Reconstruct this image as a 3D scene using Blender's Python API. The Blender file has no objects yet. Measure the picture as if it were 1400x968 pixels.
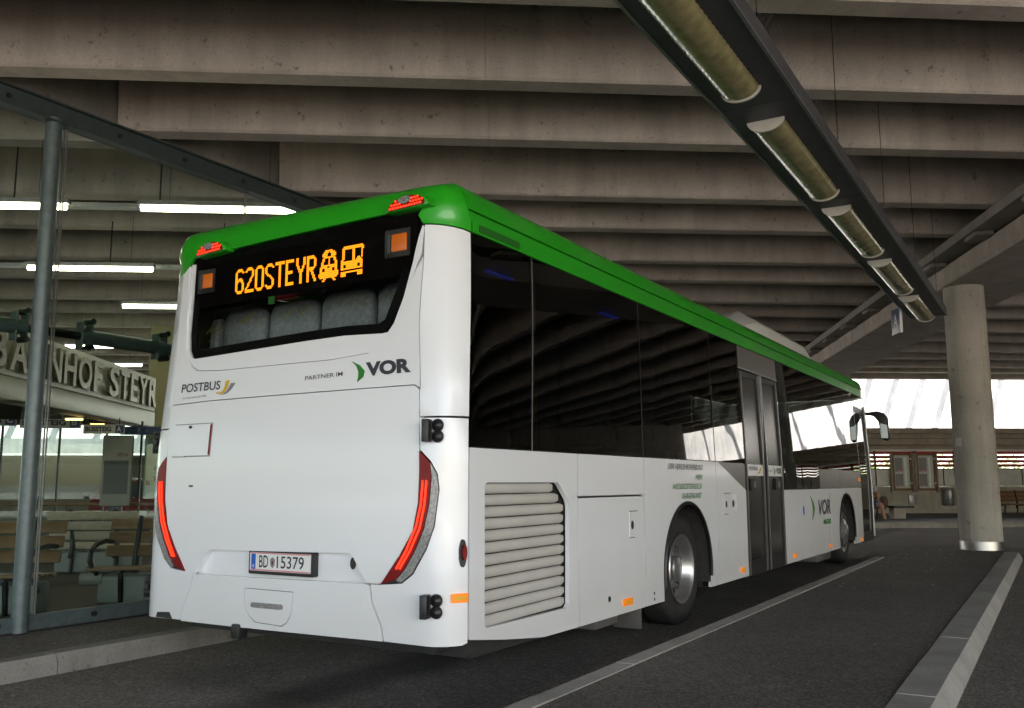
import bpy, bmesh, math, random
from math import pi, sin, cos, sqrt, radians
from mathutils import Vector, Matrix
from mathutils.geometry import delaunay_2d_cdt
random.seed(7)
SC = bpy.context.scene
COL = SC.collection

# ------------------------------------------------------------------ camera, sky, sun, exposure
ANG = radians(34.8)                       # the concrete hall stands askew to the bus lane
DX, DY = cos(ANG), sin(ANG)               # along the roof beams
NX, NY = -sin(ANG), cos(ANG)              # across the roof beams, away from the camera
def W2(s, t, z=0.0):
    """hall coordinates (s across beams, t along beams) to world"""
    return Vector((NX*s + DX*t, NY*s + DY*t, z))

cam = bpy.data.cameras.new('camera'); camo = bpy.data.objects.new('camera', cam); COL.objects.link(camo)
F, YAW, PITCH, ROLL = 1250.0015, -0.5355, 0.1407, -0.0028
fw = Vector((sin(YAW)*cos(PITCH), cos(YAW)*cos(PITCH), sin(PITCH)))
rt = Vector((cos(YAW), -sin(YAW), 0)); up = rt.cross(fw)
r2 = rt*cos(ROLL) + up*sin(ROLL); u2 = -rt*sin(ROLL) + up*cos(ROLL)
m = Matrix((r2, u2, -fw)).transposed().to_4x4(); m.translation = Vector((2.8084, -4.0904, 1.2029))
camo.matrix_world = m
cam.sensor_width = 36; cam.lens = 36*F/1400; cam.clip_start = .05; cam.clip_end = 3000
SC.camera = camo

sd = Vector((-NX + .37*DX, -NY + .37*DY, 1.0)).normalized()     # towards the sun
SUN_EL = math.asin(sd.z)
w = bpy.data.worlds.new('World'); SC.world = w; w.use_nodes = True
nt = w.node_tree; bg = nt.nodes['Background']
sky = nt.nodes.new('ShaderNodeTexSky'); sky.sky_type = 'NISHITA'; sky.sun_disc = False
sky.sun_elevation = SUN_EL; sky.sun_rotation = math.atan2(sd.x, sd.y)
sky.air_density = 1.0; sky.dust_density = 2.0
nt.links.new(sky.outputs[0], bg.inputs[0]); bg.inputs[1].default_value = .10
sl = bpy.data.lights.new('sun', 'SUN'); sl.energy = 5.0; sl.angle = radians(.5); sl.color = (1, .95, .87)
so = bpy.data.objects.new('sun', sl); COL.objects.link(so)
so.rotation_euler = sd.to_track_quat('Z', 'Y').to_euler()
SC.view_settings.view_transform = 'Standard'; SC.view_settings.look = 'None'
SC.view_settings.exposure = 2.78; SC.view_settings.gamma = 1
SC.cycles.max_bounces = 8; SC.cycles.diffuse_bounces = 5; SC.cycles.transparent_max_bounces = 12
SC.cycles.sample_clamp_indirect = 6; SC.cycles.use_denoising = True
SC.cycles.caustics_reflective = False; SC.cycles.caustics_refractive = False

# ------------------------------------------------------------------ materials
def new_mat(name):
    mt = bpy.data.materials.new(name); mt.use_nodes = True
    return mt, mt.node_tree, mt.node_tree.nodes['Principled BSDF']
def ramp(nt, fac, stops):
    r = nt.nodes.new('ShaderNodeValToRGB'); e = r.color_ramp.elements
    while len(e) < len(stops): e.new(.5)
    for k, (p, c) in enumerate(stops): e[k].position = p; e[k].color = (*c, 1) if len(c) == 3 else c
    nt.links.new(fac, r.inputs[0]); return r.outputs[0]
def noise(nt, scale, detail=4, rough=.55, vec=None, stretch=None):
    n = nt.nodes.new('ShaderNodeTexNoise'); n.inputs['Scale'].default_value = scale
    n.inputs['Detail'].default_value = detail; n.inputs['Roughness'].default_value = rough
    if vec is None:
        vec = nt.nodes.new('ShaderNodeTexCoord').outputs['Object']
    if stretch:
        mp = nt.nodes.new('ShaderNodeMapping'); mp.inputs['Scale'].default_value = stretch
        nt.links.new(vec, mp.inputs[0]); vec = mp.outputs[0]
    nt.links.new(vec, n.inputs['Vector']); return n.outputs['Fac']
def mul(nt, a, b, blend='MULTIPLY', fac=1.0):
    x = nt.nodes.new('ShaderNodeMix'); x.data_type = 'RGBA'; x.blend_type = blend
    if hasattr(fac, 'links'): nt.links.new(fac, x.inputs[0])
    else: x.inputs[0].default_value = fac
    for s_, i in ((a, 6), (b, 7)):
        if hasattr(s_, 'links'): nt.links.new(s_, x.inputs[i])
        else: x.inputs[i].default_value = (*s_, 1)
    return x.outputs[2]
def bump(nt, b, h, strength, dist=.01):
    n = nt.nodes.new('ShaderNodeBump'); n.inputs['Strength'].default_value = strength
    n.inputs['Distance'].default_value = dist
    nt.links.new(h, n.inputs['Height']); nt.links.new(n.outputs[0], b.inputs['Normal'])
G3 = lambda v: (v, v, v)
def simple(name, c, rough=.5, metal=0, var=.12, scale=6, bmp=0, bscale=60, coat=0, spec=None):
    mt, nt, b = new_mat(name)
    f = noise(nt, scale)
    col = mul(nt, c, ramp(nt, f, [(.25, G3(1-var)), (.75, G3(1))]))
    nt.links.new(col, b.inputs['Base Color'])
    b.inputs['Roughness'].default_value = rough; b.inputs['Metallic'].default_value = metal
    if coat: b.inputs['Coat Weight'].default_value = coat; b.inputs['Coat Roughness'].default_value = .06
    if spec is not None: b.inputs['Specular IOR Level'].default_value = spec
    if bmp: bump(nt, b, noise(nt, bscale, 3), bmp)
    return mt
def concrete(name, c, mould=.5, rough=.85):
    mt, nt, b = new_mat(name)
    col = mul(nt, c, ramp(nt, noise(nt, .9, 5, .6), [(.3, G3(.72)), (.7, G3(1.05))]))
    col = mul(nt, col, ramp(nt, noise(nt, 55, 3, .7), [(.3, G3(.86)), (.65, G3(1.04))]))
    col = mul(nt, col, ramp(nt, noise(nt, 3.5, 5, .65, stretch=(1, 1, .12)), [(.35, G3(.82)), (.6, G3(1))]))
    sp = mul(nt, G3(1), ramp(nt, noise(nt, 7.0, 8, .72), [(.315, G3(.22)), (.40, G3(1))]), fac=mould)
    col = mul(nt, col, sp)
    sp2 = mul(nt, G3(1), ramp(nt, noise(nt, 34, 2, .5), [(.27, G3(.35)), (.31, G3(1))]), fac=mould)
    col = mul(nt, col, sp2)
    nt.links.new(col, b.inputs['Base Color']); b.inputs['Roughness'].default_value = rough
    bump(nt, b, noise(nt, 70, 5, .7), .25, .006); return mt
def asphalt(name, c, stain=False, gum=False):
    mt, nt, b = new_mat(name)
    tc = nt.nodes.new('ShaderNodeTexCoord').outputs['Object']
    v = nt.nodes.new('ShaderNodeTexVoronoi'); v.inputs['Scale'].default_value = 78; nt.links.new(tc, v.inputs['Vector'])
    col = mul(nt, c, ramp(nt, v.outputs['Color'], [(.2, G3(.45)), (.6, G3(.95)), (.93, G3(1.5)), (.99, G3(3.2))]))
    col = mul(nt, col, ramp(nt, noise(nt, .8, 5, .6, tc), [(.3, G3(.75)), (.7, G3(1.15))]))
    col = mul(nt, col, ramp(nt, noise(nt, 9, 5, .7, tc), [(.3, G3(.85)), (.7, G3(1.08))]))
    if stain:   # oil dripped along the middle of the bus lane
        sx = nt.nodes.new('ShaderNodeSeparateXYZ'); nt.links.new(tc, sx.inputs[0])
        ad = nt.nodes.new('ShaderNodeMath'); ad.operation = 'ADD'; ad.inputs[1].default_value = 1.02
        nt.links.new(sx.outputs[0], ad.inputs[0])
        wob = nt.nodes.new('ShaderNodeMath'); wob.operation = 'MULTIPLY_ADD'; wob.inputs[1].default_value = .35
        nt.links.new(noise(nt, 1.3, 4, .6, tc), wob.inputs[0]); nt.links.new(ad.outputs[0], wob.inputs[2])
        sb = nt.nodes.new('ShaderNodeMath'); sb.operation = 'SUBTRACT'; sb.inputs[1].default_value = .17; nt.links.new(wob.outputs[0], sb.inputs[0])
        ab = nt.nodes.new('ShaderNodeMath'); ab.operation = 'ABSOLUTE'; nt.links.new(sb.outputs[0], ab.inputs[0])
        col = mul(nt, col, ramp(nt, ab.outputs[0], [(.12, G3(.34)), (.36, G3(1))]))
    if gum:     # trodden gum and droppings
        g = nt.nodes.new('ShaderNodeTexVoronoi'); g.inputs['Scale'].default_value = 5.5; nt.links.new(tc, g.inputs['Vector'])
        k = ramp(nt, g.outputs['Distance'], [(.05, G3(1)), (.075, G3(0))])
        k2 = ramp(nt, noise(nt, 1.1, 2, .5, tc), [(.5, G3(0)), (.58, G3(.8))])
        col = mul(nt, col, (.20, .19, .18), 'MIX', mul(nt, k, k2))
    nt.links.new(col, b.inputs['Base Color']); b.inputs['Roughness'].default_value = .8
    bump(nt, b, v.outputs['Distance'], .55, .006); return mt
def glass(name, tint, f0=.045, rough=.02, wavy=0):
    mt = bpy.data.materials.new(name); mt.use_nodes = True; nt = mt.node_tree; nt.nodes.clear()
    out = nt.nodes.new('ShaderNodeOutputMaterial'); tr = nt.nodes.new('ShaderNodeBsdfTransparent')
    tr.inputs[0].default_value = (*tint, 1)
    gl = nt.nodes.new('ShaderNodeBsdfGlossy'); gl.inputs['Roughness'].default_value = rough
    geo = nt.nodes.new('ShaderNodeNewGeometry'); nrm = geo.outputs['Normal']
    if wavy:
        bn = nt.nodes.new('ShaderNodeBump'); bn.inputs['Strength'].default_value = wavy; bn.inputs['Distance'].default_value = .02
        h = noise(nt, 1.0, 1, .3, stretch=(1, 1.5, .45))
        nt.links.new(h, bn.inputs['Height']); nrm = bn.outputs[0]; nt.links.new(nrm, gl.inputs['Normal'])
    def mth(op, a, b=None):
        n = nt.nodes.new('ShaderNodeMath'); n.operation = op
        for k, x in enumerate((a, b)):
            if x is None: continue
            if hasattr(x, 'links'): nt.links.new(x, n.inputs[k])
            else: n.inputs[k].default_value = x
        return n.outputs[0]
    dt = nt.nodes.new('ShaderNodeVectorMath'); dt.operation = 'DOT_PRODUCT'
    nt.links.new(nrm, dt.inputs[0]); nt.links.new(geo.outputs['Incoming'], dt.inputs[1])
    g = mth('POWER', mth('SUBTRACT', 1.0, mth('ABSOLUTE', dt.outputs['Value'])), 5.0)
    fac = mth('ADD', mth('MULTIPLY', g, 1-f0), f0)
    mx = nt.nodes.new('ShaderNodeMixShader')
    nt.links.new(fac, mx.inputs[0]); nt.links.new(tr.outputs[0], mx.inputs[1]); nt.links.new(gl.outputs[0], mx.inputs[2])
    nt.links.new(mx.outputs[0], out.inputs[0]); return mt
def buspaint(name, c):
    mt, nt, b = new_mat(name)
    tc = nt.nodes.new('ShaderNodeTexCoord').outputs['Object']
    sx = nt.nodes.new('ShaderNodeSeparateXYZ'); nt.links.new(tc, sx.inputs[0])
    wob = nt.nodes.new('ShaderNodeMath'); wob.operation = 'MULTIPLY_ADD'; wob.inputs[1].default_value = .55
    nt.links.new(noise(nt, 1.2, 3, .5, tc, (1, 1, .4)), wob.inputs[0]); nt.links.new(sx.outputs[2], wob.inputs[2])
    col = mul(nt, c, ramp(nt, noise(nt, .7, 2, .4, tc), [(.3, G3(.985)), (.7, G3(1))]))
    splash = ramp(nt, wob.outputs[0], [(.62, (.88, .865, .84)), (.95, (.975, .97, .96)), (1.5, (1, 1, 1))])
    col = mul(nt, col, splash)
    nt.links.new(col, b.inputs['Base Color'])
    b.inputs['Roughness'].default_value = .26
    b.inputs['Coat Weight'].default_value = .45; b.inputs['Coat Roughness'].default_value = .07
    return mt
def emit(name, c, e, base=None):
    mt, nt, b = new_mat(name); b.inputs['Base Color'].default_value = (*(base or c), 1)
    b.inputs['Emission Color'].default_value = (*c, 1); b.inputs['Emission Strength'].default_value = e
    b.inputs['Roughness'].default_value = .4; return mt

M = dict(
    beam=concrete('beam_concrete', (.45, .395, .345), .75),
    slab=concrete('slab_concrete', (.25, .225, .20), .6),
    column=concrete('column_concrete', (.46, .435, .385), .55),
    wallc=concrete('wall_concrete', (.45, .415, .365), .4),
    kerb=concrete('kerb_stone', (.40, .385, .36), .45),
    whitewall=concrete('whitewashed_concrete', (.60, .59, .57), .1),
    road=asphalt('road_asphalt', (.178, .161, .143), stain=True),
    pave=asphalt('pavement_asphalt', (.134, .121, .108), gum=True),
    bounce_ground=concrete('bounce_paving', (.46, .43, .39), .1),
    farpave=concrete('pale_paving', (.30, .30, .30), .2),
    hallfloor=concrete('hall_floor', (.095, .08, .055), .5),
    white=buspaint('white_paint', (.79, .815, .86)),
    green=simple('green_paint', (.018, .36, .012), .36, coat=.4, var=.08, scale=1.2),
    greenvent=simple('green_vent', (.012, .13, .010), .5),
    black=simple('black_plastic', (.015, .015, .016), .45, bmp=.1),
    rubber=simple('tyre_rubber', (.022, .021, .021), .72, var=.35, scale=9, bmp=.3, bscale=90),
    under=simple('underbody', (.03, .03, .03), .8, var=.4),
    dust=simple('dusty_arch_liner', (.05, .048, .045), .9, var=.6, scale=25),
    steel=simple('wheel_steel', (.50, .50, .51), .33, .85, var=.3, scale=7),
    mirrorglass=simple('mirror_glass', (.22, .24, .25), .08, 1, var=.1),
    rimdark=simple('dusty_wheel_disc', (.17, .165, .16), .55, .5, var=.4, scale=20),
    chrome=simple('bright_metal', (.62, .62, .61), .36, 1, var=.15),
    galv=simple('galvanised_steel', (.34, .35, .36), .42, .8, var=.35, scale=14),
    paintsteel=simple('blue_green_steel', (.105, .14, .15), .42, .25, var=.35, scale=18),
    grille=simple('grille_alloy', (.60, .59, .56), .55, .1, var=.12, scale=3),
    darkgrille=simple('dark_gap', (.012, .012, .012), .7),
    greytrim=simple('grey_film', (.13, .125, .12), .30, var=.15),
    red=simple('red_lens', (.21, .003, .005), .3, coat=.05, spec=.25, var=.3, scale=30),
    clear=simple('clear_lens', (.38, .37, .37), .12, .3, coat=.6, var=.65, scale=70, bmp=.6, bscale=80),
    amberglow=emit('amber_lens', (1, .22, .005), .06, (.70, .20, .005)),  # side reflectors are no lamps, a faint glow is put into their colour
    glow=emit('tail_glow', (1, .022, .004), .45, (.5,.02,.01)),
    redled=emit('red_led', (1, .035, .01), .40, (.6,.02,.01)),
    amberlamp=emit('amber_lamp', (1, .22, .006), .03, (.30, .07, .008)),
    dot=emit('led_dot', (1, .25, .006), .42),
    display=simple('display_black', (.004, .003, .003), .7, spec=.03),
    ink=simple('dark_ink', (.028, .032, .045), .5, var=.1),
    greenink=simple('green_ink', (.015, .20, .02), .5, var=.1),
    yellowink=simple('yellow_ink', (.62, .42, .02), .5, var=.1),
    greyink=simple('grey_ink', (.22, .22, .24), .5, var=.1),
    plate=simple('plate_white', (.78, .79, .80), .35, var=.05),
    plateblue=simple('plate_blue', (.01, .10, .52), .35, var=.05),
    platered=simple('plate_red', (.62, .22, .24), .4, var=.05),
    seat=simple('seat_fabric', (.25, .29, .30), .9, var=.45, scale=35, bmp=.3),
    seatline=simple('seat_pattern_yellow', (.42, .40, .10), .9),
    seatedge=simple('seat_shell', (.05, .06, .065), .6),
    intfloor=simple('bus_floor', (.06, .06, .065), .7),
    intwall=simple('bus_lining', (.20, .20, .20), .7),
    yellowpole=simple('yellow_pole', (.55, .42, .02), .4),
    bluelamp=emit('blue_lamp', (.01, .06, 1), .10),
    acgrey=simple('ac_cover', (.72, .74, .75), .45, var=.1),
    sidewin=glass('side_window_glass', (.075, .085, .08), .07, .012, .085),
    doorwin=simple('door_glass', (.028, .027, .026), .2, var=.3, scale=3, spec=.3),
    rearwin=glass('rear_window_glass', (.80, .83, .83), .018, .01),
    frit=simple('window_border', (.006, .006, .006), .4, spec=.06),
    pane=glass('clear_pane', (.84, .90, .87), .035, .01),
    trough=simple('trough_sheet', (.085, .088, .098), .5, .3, var=.35, scale=5),
    cover=simple('lamp_cover', (.33, .30, .15), .26, var=.45, scale=11, coat=.5),
    coverend=simple('lamp_end_cap', (.55, .53, .48), .4, var=.3),
    tube=emit('tube_light', (1, .90, .66), 4.0),
    warmtube=emit('warm_tube', (1, .62, .20), .9),
    darkteal=simple('dark_teal_paint', (.055, .075, .075), .45, .2, var=.35, scale=18),
    kerbdirty=concrete('dirty_kerb_stone', (.25, .24, .22), .8),
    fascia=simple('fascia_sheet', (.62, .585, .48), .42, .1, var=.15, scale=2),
    letter=simple('brass_letter', (.20, .18, .125), .38, .6, var=.2),
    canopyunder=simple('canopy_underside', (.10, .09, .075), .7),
    olivelight=simple('yellowish_plaster', (.36, .33, .19), .85, var=.2, scale=1.5),
    olive=simple('olive_plaster', (.17, .16, .11), .85, var=.2, scale=1.5),
    wood=simple('bench_wood', (.22, .115, .045), .45, var=.4, scale=12, coat=.2),
    palewood=simple('weathered_slat', (.50, .42, .32), .5, var=.3, scale=12),
    iron=simple('black_iron', (.02, .023, .026), .4, .5),
    plinth=simple('bench_plinth', (.26, .275, .265), .7, var=.2),
    signwhite=simple('sign_white', (.60, .60, .58), .5),
    panelgrey=simple('panel_grey', (.30, .30, .28), .5),
    signblue=simple('sign_blue', (.02, .045, .14), .4),
    screen=simple('screen_dark', (.03, .042, .045), .45),
    louvre=simple('red_louvre', (.42, .045, .04), .5, var=.3),
    frame=simple('brown_frame', (.20, .10, .045), .5, var=.3),
    paper=simple('timetable_paper', (.52, .60, .58), .6, var=.15, scale=10),
    frost=simple('frosted_pane', (.60, .62, .60), .35, var=.3, scale=3),
    timber=simple('timber_fascia', (.41, .36, .30), .75, var=.4, scale=3),
    litter=simple('dry_litter', (.42, .36, .24), .8, var=.6, scale=30),
    leaf=simple('leaf_green', (.12, .20, .03), .6, var=.5, scale=4),
    bark=simple('bark', (.10, .07, .05), .9),
    skin=simple('skin', (.55, .32, .23), .5, var=.1), shirt=simple('pale_shirt', (.50, .54, .60), .85, var=.2, scale=12),
    shorts=simple('blue_shorts', (.04, .13, .42), .85), shoe=simple('dark_shoe', (.02, .025, .05), .6), hair=simple('brown_hair', (.06, .035, .02), .7),
    bag=simple('brown_bag', (.11, .065, .045), .7),
    carred=simple('red_car_paint', (.22, .012, .012), .25, coat=.6), carglass=simple('car_glass', (.02, .025, .03), .08),
)

# ------------------------------------------------------------------ mesh helpers
def link(name, me, mat=None, parent=None, smooth=None):
    if mat is not None: me.materials.append(mat)
    o = bpy.data.objects.new(name, me); COL.objects.link(o)
    if parent is not None: o.parent = parent
    if smooth:
        for p in me.polygons: p.use_smooth = True
        try: me.set_sharp_from_angle(angle=radians(smooth))
        except Exception: pass
    return o
class MB:
    def __init__(s): s.v = []; s.f = []
    def add(s, vs, fs):
        k = len(s.v); s.v += [tuple(p) for p in vs]; s.f += [tuple(i+k for i in f) for f in fs]; return s
    def box(s, a, b, fn=None):
        x0, y0, z0 = a; x1, y1, z1 = b
        vs = [(x0,y0,z0),(x1,y0,z0),(x1,y1,z0),(x0,y1,z0),(x0,y0,z1),(x1,y0,z1),(x1,y1,z1),(x0,y1,z1)]
        if fn: vs = [fn(*p) for p in vs]
        return s.add(vs, [(0,3,2,1),(4,5,6,7),(0,1,5,4),(1,2,6,5),(2,3,7,6),(3,0,4,7)])
    def tube(s, pts, r, n=10, cap=True):
        pts = [Vector(p) for p in pts]; rings = []; prev = None
        for i, p in enumerate(pts):
            d = (pts[min(i+1, len(pts)-1)] - pts[max(i-1, 0)]).normalized()
            if prev is None:
                a = d.orthogonal().normalized()
            else:
                a = (prev - d*prev.dot(d)).normalized()
            prev = a; b = d.cross(a); rr = r[i] if isinstance(r, (list, tuple)) else r
            rings.append([p + (a*cos(2*pi*k/n) + b*sin(2*pi*k/n))*rr for k in range(n)])
        vs = [q for ring in rings for q in ring]; fs = []
        for i in range(len(rings)-1):
            for k in range(n):
                fs.append((i*n+k, i*n+(k+1) % n, (i+1)*n+(k+1) % n, (i+1)*n+k))
        if cap:
            fs.append(tuple(range(n-1, -1, -1))); fs.append(tuple((len(rings)-1)*n+k for k in range(n)))
        return s.add(vs, fs)
    def lathe(s, prof, n, fn):
        """prof list of (axial, radius); fn(axial, a, b) maps to world"""
        vs = []; fs = []
        for a, r in prof:
            for k in range(n): vs.append(fn(a, r*cos(2*pi*k/n), r*sin(2*pi*k/n)))
        for i in range(len(prof)-1):
            for k in range(n): fs.append((i*n+k, i*n+(k+1) % n, (i+1)*n+(k+1) % n, (i+1)*n+k))
        return s.add(vs, fs)
    def prism(s, poly, fn0, fn1):
        """poly 2D; fn0/fn1 map 2D to the two caps"""
        n = len(poly); vs = [fn0(*p) for p in poly] + [fn1(*p) for p in poly]
        return s.add(vs, [tuple(range(n-1, -1, -1)), tuple(range(n, 2*n))] + [(i, (i+1) % n, n+(i+1) % n, n+i) for i in range(n)])
    def build(s, name, mat, parent=None, smooth=None, bevel=0, seg=2):
        me = bpy.data.meshes.new(name)
        bm = bmesh.new(); vv = [bm.verts.new(p) for p in s.v]
        for f in s.f:
            try: bm.faces.new([vv[i] for i in f])
            except ValueError: pass
        bmesh.ops.recalc_face_normals(bm, faces=bm.faces)
        if bevel:
            es = [e for e in bm.edges if len(e.link_faces) == 2 and e.calc_face_angle(0) > .6]
            bmesh.ops.bevel(bm, geom=es, offset=bevel, segments=seg, affect='EDGES', profile=.5)
            smooth = smooth or 40
        bm.to_mesh(me); bm.free()
        return link(name, me, mat, parent, smooth)
def hall(s, t, z): return W2(s, t, z)
def Box(name, a, b, mat, parent=None, bevel=0, fn=None):
    return MB().box(a, b, fn).build(name, mat, parent, bevel=bevel)
def HBox(name, a, b, mat, parent=None, bevel=0):      # box in hall coordinates
    return Box(name, a, b, mat, parent, bevel, hall)
def thing(name, label, cat, loc=(0, 0, 0), group=None, kind=None):
    o = bpy.data.objects.new(name, None); COL.objects.link(o); o.empty_display_size = .2
    return tag(o, label, cat, group, kind)
def tag(o, label=None, cat=None, group=None, kind=None):
    if label: o['label'] = label
    if cat: o['category'] = cat
    if group: o['group'] = group
    if kind: o['kind'] = kind
    return o
def copy_tree(o, parent=None, move=None):
    c = o.copy(); COL.objects.link(c); c.parent = parent
    if parent is not None: c.matrix_parent_inverse = o.matrix_parent_inverse.copy()
    if move is not None: c.location = Vector(move)
    for ch in list(o.children): copy_tree(ch, c)
    return c
def text_mesh(body, bold=0.0, extrude=0.0, spacing=1.0):
    cu = bpy.data.curves.new('lettering', 'FONT'); cu.body = body; cu.offset = bold; cu.extrude = extrude
    cu.space_character = spacing; cu.resolution_u = 4
    o = bpy.data.objects.new('lettering', cu); COL.objects.link(o)
    dg = bpy.context.evaluated_depsgraph_get(); me = bpy.data.meshes.new_from_object(o.evaluated_get(dg))
    vs = [tuple(v.co) for v in me.vertices]; fs = [tuple(p.vertices) for p in me.polygons]
    bpy.data.objects.remove(o); bpy.data.curves.remove(cu); bpy.data.meshes.remove(me)
    x0 = min(v[0] for v in vs); x1 = max(v[0] for v in vs); y0 = min(v[1] for v in vs); y1 = max(v[1] for v in vs)
    return [((v[0]-x0)/(x1-x0), (v[1]-y0)/(y1-y0), v[2]) for v in vs], fs
def lettering(body, fn, mat, parent, bold=0.0, spacing=1.0, name='lettering'):
    """fn maps (0..1, 0..1) of the text's own box to world"""
    vs, fs = text_mesh(body, bold, 0, spacing)
    me = bpy.data.meshes.new(name); me.from_pydata([fn(v[0], v[1]) for v in vs], [], fs)
    return link(name, me, mat, parent)

# ------------------------------------------------------------------ ground
def sheet(name, pts, mat, z):
    me = bpy.data.meshes.new(name); me.from_pydata([(p[0], p[1], z) for p in pts], [], [tuple(range(len(pts)))])
    return tag(link(name, me, mat), kind='structure')
sheet('road', [(-900, -900), (900, -900), (900, 900), (-900, 900)], M['road'], 0)
# island between the lanes
ISL = [(.52, -9), (.52, 10.4), (.52, 13.6), (2.0, 13.6), (2.0, -9)]
MB().prism(ISL, lambda x, y: (x, y, -.05), lambda x, y: (x, y, .116)).build('pavement', M['pave'])['kind'] = 'structure'
# asphalt ramp at the far end of the island
rp_ = [(.522, 10.42, .115), (.522, 13.602, .115), (2.002, 13.602, .115), (2.002, 12.4, .115), (.0, 10.9, .003), (-.2, 13.8, .003), (.3, 15.6, .003), (2.3, 15.6, .003), (2.9, 13.9, .003), (2.5, 12.45, .003)]
MB().add(rp_, [(0, 1, 5, 4), (1, 6, 5), (1, 2, 7, 6), (2, 8, 7), (2, 3, 9, 8)]).build('ramp', M['pave'])['kind'] = 'structure'
def kerb_run(name, line, width, z, stone, mat, side=1, chamfer=.02):
    """row of kerb stones along a polyline, width measured to the given side"""
    root = bpy.data.objects.new(name, None); COL.objects.link(root); root['kind'] = 'structure'
    P = [Vector(p) for p in line]; acc = []
    for a, b in zip(P, P[1:]):
        L = (b-a).length; n = max(1, round(L/stone)); 
        for k in range(n): acc.append((a.lerp(b, k/n), a.lerp(b, (k+1)/n)))
    for a, b in acc:
        d = (b-a).normalized(); nrm = Vector((-d.y, d.x))*side; a2 = a + d*.004; b2 = b - d*.004
        dz = random.uniform(-.003, .003); c = chamfer
        prof = [(0, -.05), (0, z+dz-c*1.6), (c, z+dz), (width, z+dz), (width, -.05)]
        vs = [(p.x + nrm.x*o_, p.y + nrm.y*o_, h) for p in (a2, b2) for o_, h in prof]
        n = len(prof)
        MB().add(vs, [tuple(range(n)), tuple(range(2*n-1, n-1, -1))] + [(i, (i+1) % n, n+(i+1) % n, n+i) for i in range(n)]).build('kerb_stone', mat, root, smooth=30)
    return root
kerb_run('kerb', [(.39, -8), (.39, 10.4)], .13, .125, 1.0, M['kerb'], -1, .012)
kerb_run('kerb', [(2.25, -8), (2.22, 12.35)], .24, .125, 1.0, M['kerb'], 1, .05)
# platform along the glass screen
sheetp = [(-2.98, -14), (-2.98, 30), (-3.99, 30), (-3.99, -14)]
MB().prism(sheetp, lambda x, y: (x, y, -.05), lambda x, y: (x, y, .114)).build('pavement', M['pave'])['kind'] = 'structure'
kerb_run('kerb', [(-2.81, -14), (-2.81, 30)], .17, .125, 1.5, M['kerbdirty'], 1, .03)
MB().prism([(-3.992, -14), (-3.992, 30), (-30, 30), (-30, -14)], lambda x, y: (x, y, -.05), lambda x, y: (x, y, .118)).build('floor', M['hallfloor'])['kind'] = 'structure'
# far platform across the hall
MB().box((19.1, -6, -.05), (28.2, 80, .146), hall).build('pavement', M['farpave'])['kind'] = 'structure'
kerb_run('kerb', [W2(18.9, -6).xy, W2(18.9, 80).xy], .2, .15, 1.5, M['kerb'], 1, .03)

MB().box((-120, -90, -.03), (-12.5, 110, .004), hall).build('bounce_ground', M['bounce_ground'])['kind'] = 'structure'  # unseen pale ground added to bounce sunlight up to the roof beams
ew = thing('reflection_wall', 'added unseen concrete wall far to the right, darkening the bus window reflections', 'wall')  # out of view, added to keep the bus window reflections dark
for k in range(9): HBox('wall_panel', (-11 + k*4.0, 33, 0), (-7.02 + k*4.0, 33.3, 6.04), M['wallc'], ew)
MB().box((28.3, -90, -.03), (37.2, 110, .004), hall).build('far_bounce_ground', M['bounce_ground'])['kind'] = 'structure'  # hidden pale strip added to bounce sunlight into the far end
mb = MB(); rl = random.Random(11)
for k in range(150):          # leaf litter and grit lying on the far half of the island
    x, y = rl.uniform(.6, 1.95), 12.9 - abs(rl.gauss(0, 3.0)); a = rl.uniform(0, 6.28); l = rl.uniform(.008, .024); q = l*rl.uniform(.4, .8)
    if (x-1.63)**2 + (y-12.92)**2 < .12: continue
    mb.add([(x+l*cos(a), y+l*sin(a), .117), (x-q*sin(a), y+q*cos(a), .125), (x-l*cos(a), y-l*sin(a), .118), (x+q*sin(a), y-q*cos(a), .121)], [(0, 1, 2, 3)])
tag(mb.build('leaf_litter', M['litter']), kind='stuff')
# ------------------------------------------------------------------ roof of the bus hall
ROOF0, ROOF1 = -13.5, 28.0
roof = thing('station_roof', 'broad concrete roof on rows of grey precast beams over the bus lanes', 'roof')
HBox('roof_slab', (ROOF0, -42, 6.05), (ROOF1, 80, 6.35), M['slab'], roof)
fr = [1.62]
k = 0
while True:
    a = 3.25 + 3.47*k; fr += [a, a+1.50]
    if a > 26: break
    k += 1
fr = [x for x in fr if x < 27.6]
nb = 1.62 - 1.95
while nb > ROOF0 + .3: fr += [nb, nb-1.52]; nb -= 3.47
def beam_seg(s, t0, t1, z=5.0, wb=.27):
    prof = [(s+.02, z), (s+wb-.02, z), (s+wb, z+.025), (s+wb+.05, z+1.045), (s-.03, z+1.045), (s, z+.025)]
    n = len(prof); vs = []
    for e in (0, 1):
        for (ss, zz) in prof:
            tt = (t0(ss) if callable(t0) else t0) if e == 0 else (t1(ss) if callable(t1) else t1)
            vs.append(W2(ss, tt, zz))
    return MB().add(vs, [tuple(range(n)), tuple(range(2*n-1, n-1, -1))] + [(i, (i+1) % n, n+(i+1) % n, n+i) for i in range(n)]).build('roof_beam', M['beam'], roof)
tx = lambda x: (lambda s: (x - NX*s)/DX)        # where a beam line meets the world plane x = const
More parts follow.
